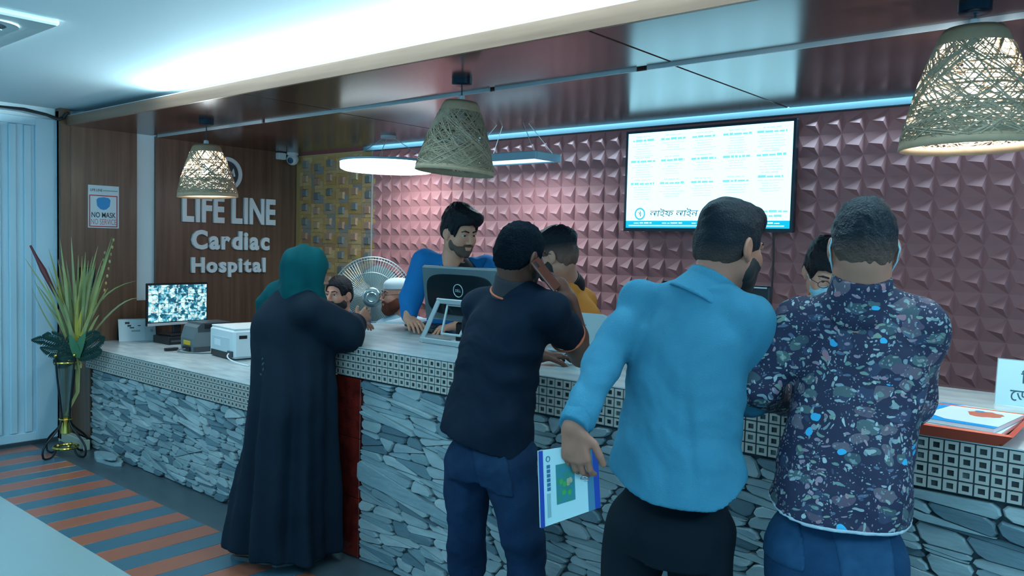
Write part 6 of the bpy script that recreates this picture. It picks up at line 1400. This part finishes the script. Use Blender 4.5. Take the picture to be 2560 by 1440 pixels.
    C.cut(lambda X, Y, Z: (X-nk[0])*ax2[0]+(Y-nk[1])*ax2[1]+(Z-nk[2])*ax2[2]-.055); C.cut(lambda X, Y, Z: np.minimum(.62*(Z-(nk[2]-.08))-np.abs((X-nk[0])*rt2[0]+(Y-nk[1])*rt2[1]-.01), (X-nk[0])*fw[0]+(Y-nk[1])*fw[1]-.0)); C.net('collar', M_bs, P, org)
    for s_ in (-1, 1):
        L_ = []
        for z in np.linspace(v0[2]+.01, nk[2]-.02, 8):
            t = (z-v0[2]); hw = .36*t; p = np.array((v0[0], v0[1], z))+rt2*(s_*hw-.10*t); L_.append(p)
        b = MB(org); pts = []
        for i, p in enumerate(L_):
            wdt = .045*math.sin(math.pi*min(1, .12+i/7*.8)); q = p+fw*(.012); pts += [q, q+rt2*s_*wdt-fw*.012+np.array((0, 0, .0))]
        b.add(pts+[np.array(p)-fw*.006 for p in pts], [(2*i, 2*i+1, 2*i+3, 2*i+2) for i in range(7)]+[(16+2*i, 16+2*i+2, 16+2*i+3, 16+2*i+1) for i in range(7)]); b.build('lapel', M_su, jk, True)
    T = Field((H0[0]-.4, 3.6, .02), (H0[0]+.45, 4.4, 1.02), .014); legs(T, org+np.array((-.09, 0, .9)), org+np.array((.09, 0, .9)), org+np.array((-.1, 0, .5)), org+np.array((.1, 0, .5)), org+np.array((-.1, 0, .1)), org+np.array((.1, 0, .1))); T.loft([(.82, H0, .165, .13, 0), (1.0, H0, .165, .13, 0)], .04); T.cut(lambda X, Y, Z: .03-Z+0*X+0*Y); T.net('trousers', mat('navy trousers', (.01, .02, .05), .8), P, org)
    shoes(P, org, (org+np.array((-.1, 0, .1)), org+np.array((.1, 0, .1))), (0, -1), M_shoe)
suit_man()

# ------------------------------------------------------------------ seated and partly hidden staff share one simple lower body
def staff(label, hc_, fwd, sc, roll, skc, shirt_m, shn, nkp, sRp, sLp, hips, heading, rough_line, seated=False, hair_kw=None, collar_m=None, arms=None, h=.005):
    org = np.array((hips[0], hips[1], 0)); P = person(hips, label); hd = Head(hc_, fwd, roll=roll, sc=sc); up_ = np.array((0, 0, 1.))
    F = Field(np.minimum(np.minimum(sRp, sLp), hc_)-np.array((.3, .45, .42)), np.maximum(np.maximum(sRp, sLp), hc_)+np.array((.3, .3, .2)), h)
    hd.apply(F, nkp, .062); F.cap(nkp, nkp-up_*.13, .055, .07, .04); F.cap(sLp, sRp, .05, .05, .05)
    fwh = np.array((math.sin(heading), math.cos(heading), 0)); rth = np.array((fwh[1], -fwh[0], 0))
    arms = arms or [(sRp, sRp-up_*.27+fwh*.06+rth*.04, sRp-up_*.30+fwh*.28), (sLp, sLp-up_*.27+fwh*.06-rth*.04, sLp-up_*.30+fwh*.28)]
    for a in arms: F.chain(list(a), [.046, .038, .03], .02); hand(F, a[2], unit(a[2]-a[1]), -up_, np.cross(unit(a[2]-a[1]), up_)*(1 if a[0] is sLp else -1), (.5, .5, .55, .6), (.3, .2))
    F.net('body', skc, P, org)
    z1 = (sRp[2]+sLp[2])/2; S = Field((min(sRp[0], sLp[0])-.25, min(sRp[1], sLp[1])-.35, z1-.62), (max(sRp[0], sLp[0])+.25, max(sRp[1], sLp[1])+.35, z1+.12), .008)
    ch_ = (sRp[:2]+sLp[:2])/2; S.loft([(z1-.58, hips, .19, .15, -heading), (z1-.40, hips+(ch_-hips)*.35, .18, .14, -heading), (z1-.2, hips+(ch_-hips)*.7, .185, .135, -heading), (z1-.06, ch_, .185, .115, -heading), (z1+.03, ch_+(nkp[:2]-ch_)*.6, .12, .09, -heading), (z1+.07, nkp[:2], .08, .075, -heading)], .02)
    S.cap(nkp, sRp, .05, .06, .05); S.cap(nkp, sLp, .05, .06, .05)
    for a in arms: S.chain([a[0], a[0]+(a[1]-a[0])*.8], [.07, .06], .035)
    S.disp(wrinkle(int(abs(hips[0])*100), 18, .005), .04); S.net(shn, shirt_m, P, org)
    if collar_m:
        C = Field(nkp-.13, nkp+.13, .005); ax2 = unit(hd.w(0, -.02, -.06)-nkp); C.cap(nkp-ax2*.02, nkp+ax2*.03, .086, .078, 0); C.cut(lambda X, Y, Z: (X-nkp[0])*ax2[0]+(Y-nkp[1])*ax2[1]+(Z-nkp[2])*ax2[2]-.05); C.net('collar', collar_m, P, org)
    if hair_kw is not None: hd.hair(P, org, **hair_kw)
    hd.eyes(P, org); hd.brows(P, org, M_brow)
    T = Field((org[0]-.5, org[1]-.75, .02), (org[0]+.5, org[1]+.6, 1.05), .014); hz_ = z1-.55
    if seated:
        k1, k2 = org+fwh*.26+rth*.12+up_*.47, org+fwh*.26-rth*.12+up_*.47; hz_ = .55
    else: k1, k2 = org+rth*.1+up_*.5, org-rth*.1+up_*.5
    a1, a2 = np.array((k1[0], k1[1], .1)), np.array((k2[0], k2[1], .1)); legs(T, org+rth*.09+up_*hz_, org-rth*.09+up_*hz_, k1, k2, a1, a2); T.loft([(hz_-.08, hips, .165, .14, -heading), (max(hz_+.1, z1-.5), hips, .175, .14, -heading)], .04); T.cut(lambda X, Y, Z: .03-Z+0*X+0*Y); T.net('trousers', mat('charcoal trousers', (.02, .022, .028), .85), P, org)
    shoes(P, org, (a1, a2), fwh, M_shoe)
    return P, hd, org
# 6 seated man in the dark blue shirt
hc6 = at(846, 738, 6.2)
P6, h6, o6 = staff('seated bearded man in dark blue shirt peering over the counter beside the woman', hc6, camdir(-.42, -.02, -.9), 1.06, 0., skin('reddish brown skin', (.46, .25, .18)), mat('dark blue shirt', (.012, .045, .16), .8, noise=(12, .6), col2=(.02, .06, .22)), 'shirt', at(852, 788, 6.25), at(800, 815, 6.2), at(905, 812, 6.35), at(856, 900, 6.4)[:2], math.radians(180-40), None, True,
    dict(m_=M_hair, top=.016, side=.007, line=[(.13, .085), (.085, .076), (.062, .055), (.05, -.0), (.028, -.005), (.0, .012), (-.03, -.03), (-.06, -.06), (-.12, -.07)], seed=33, rough=.003))
h6.beard(P6, o6, mat('short black beard', (.02, .016, .015), .7), .005, cheek=-.022)
# 7 older man with white cap
hc7 = at(990, 738, 6.4)
P7, h7, o7 = staff('older man in white prayer cap and glasses with a henna red beard', hc7, camdir(-.88, -.02, -.46), 1.07, 0., skin('ruddy skin', (.55, .30, .22)), mat('pale blue white shirt', (.42, .62, .72), .8, noise=(12, .4), col2=(.3, .5, .62)), 'shirt', at(1008, 786, 6.45), at(960, 822, 6.4), at(1050, 815, 6.55), at(1008, 900, 6.55)[:2], math.radians(180+20), None, True, None)
h7.beard(P7, o7, mat('henna beard', (.16, .035, .015), .8), .010, cheek=-.012, extra=[((0, .062, -.115), (.035, .035, .035))])
K7 = Field(h7.c-.17, h7.c+.2, .005); h7.skull(K7, .010); K7.cut(lambda X, Y, Z: (.043+.0*Y)-h7.lx(X, Y, Z)[2]); h7.e(K7, (0, -.012, .075), (.085, .104, .055), .01); K7.cut(lambda X, Y, Z: np.maximum(.043-h7.lx(X, Y, Z)[2], h7.lx(X, Y, Z)[2]-.128)*1.0, .01); K7.net('prayer_cap', mat('white cotton cap', (.66, .74, .76), .8), P7, o7)
def glasses(hd, P, o, m_, rim=.0018):
    G = empty('glasses', (0, 0, 0)); G.parent = P
    for q in (-1, 1):
        MB(o).tube([hd.w(.032*q+.023*math.cos(t)*(1), .106-.0, .002+.017*math.sin(t)) for t in np.linspace(0, 6.283, 21)[:-1]], rim, 5, True).build('rim', m_, G, True)
        MB(o).tube([hd.w(.055*q, .104, .006), hd.w(.075*q, .08, .007), hd.w(.086*q, .0, .012), hd.w(.084*q, -.02, .0)], rim, 5).build('temple_arm', m_, G, True)
    MB(o).tube([hd.w(-.010, .107, .004), hd.w(0, .112, .008), hd.w(.010, .107, .004)], rim, 5).build('bridge', m_, G, True)
M_gl = mat('dark glasses frame', (.02, .015, .02), .3)
glasses(h7, P7, o7, M_gl)
# 8 man in the orange polo
M_orange = mat('orange polo cloth', (.72, .22, .015), .8, noise=(10, .4), col2=(.62, .17, .01))
hc8 = at(1390, 640, 4.75)
P8, h8, o8 = staff('man in orange polo shirt with glasses turned away behind the pale monitor', hc8, camdir(-.86, -.12, .42), 1.12, 0., skin('light olive skin', (.52, .31, .23)), M_orange, 'polo_shirt', at(1424, 708, 4.84), at(1462, 752, 4.98), at(1400, 765, 4.64), at(1440, 900, 4.95)[:2], math.radians(-70), None, False,
    dict(m_=tonemat('side fade hair', (.20, .11, .085), (.010, .014, .020), .5, (150, .5)), top=.034, side=.003, line=[(.13, .075), (.085, .066), (.06, .045), (.045, .0), (.028, .0), (.0, .018), (-.03, -.02), (-.06, -.06), (-.12, -.07)], seed=44, rough=.004, vol=[((0, .02, .105), (.06, .08, .03))], tone=(-.01, .06)), M_black)
h8.beard(P8, o8, mat('short black beard', (.02, .016, .015), .7), .004); glasses(h8, P8, o8, M_gl)
eb = at(1400, 757, 4.60); MB(o8).tube([eb+camdir(1, 0, .3)*.035*math.cos(t)+camdir(0, 1, 0)*.035*math.sin(t) for t in np.linspace(0, 6.283, 21)[:-1]], .004, 5, True).build('chest_emblem', mat('dark orange print', (.30, .07, .01), .7), P8, True)
# 9 masked man at the right
hc9 = at(2066, 680, 3.72)
P9, h9, o9 = staff('man in orange shirt, glasses and pale blue face mask bending over papers', hc9, camdir(-.12, -.52, -.84), 1.08, 0., skin('light skin', (.55, .34, .26)), M_orange, 'polo_shirt', at(2066, 752, 3.86), at(1985, 795, 3.90), at(2150, 800, 3.95), at(2070, 950, 4.15)[:2], math.radians(180-8), None, False,
    dict(m_=M_hair, top=.026, side=.008, line=[(.13, .060), (.085, .056), (.062, .045), (.05, -.0), (.028, -.005), (.0, .012), (-.03, -.03), (-.06, -.06), (-.12, -.07)], seed=55, rough=.004), M_orange)
glasses(h9, P9, o9, M_gl)
K9 = Field(h9.c-.17, h9.c+.17, .004); h9.e(K9, (0, .042, -.058), (.067, .070, .062), 0); h9.e(K9, (0, .1, -.03), (.03, .022, .03), .02); K9.cut(lambda X, Y, Z: np.maximum(.02-h9.lx(X, Y, Z)[1], h9.lx(X, Y, Z)[2]+.012+.25*np.abs(h9.lx(X, Y, Z)[0])-.0)); K9.disp(lambda x, y, z: .0015*np.sin(260*z), .02); K9.net('face_mask', mat('sky blue mask', (.28, .60, .76), .7), P9, o9)
for q in (-1, 1): MB(o9).tube([h9.w(.062*q, .05, -.03), h9.w(.08*q, .0, -.005), h9.w(.086*q, -.03, .0)], .002, 5).build('mask_loop', M_white, P9, True)
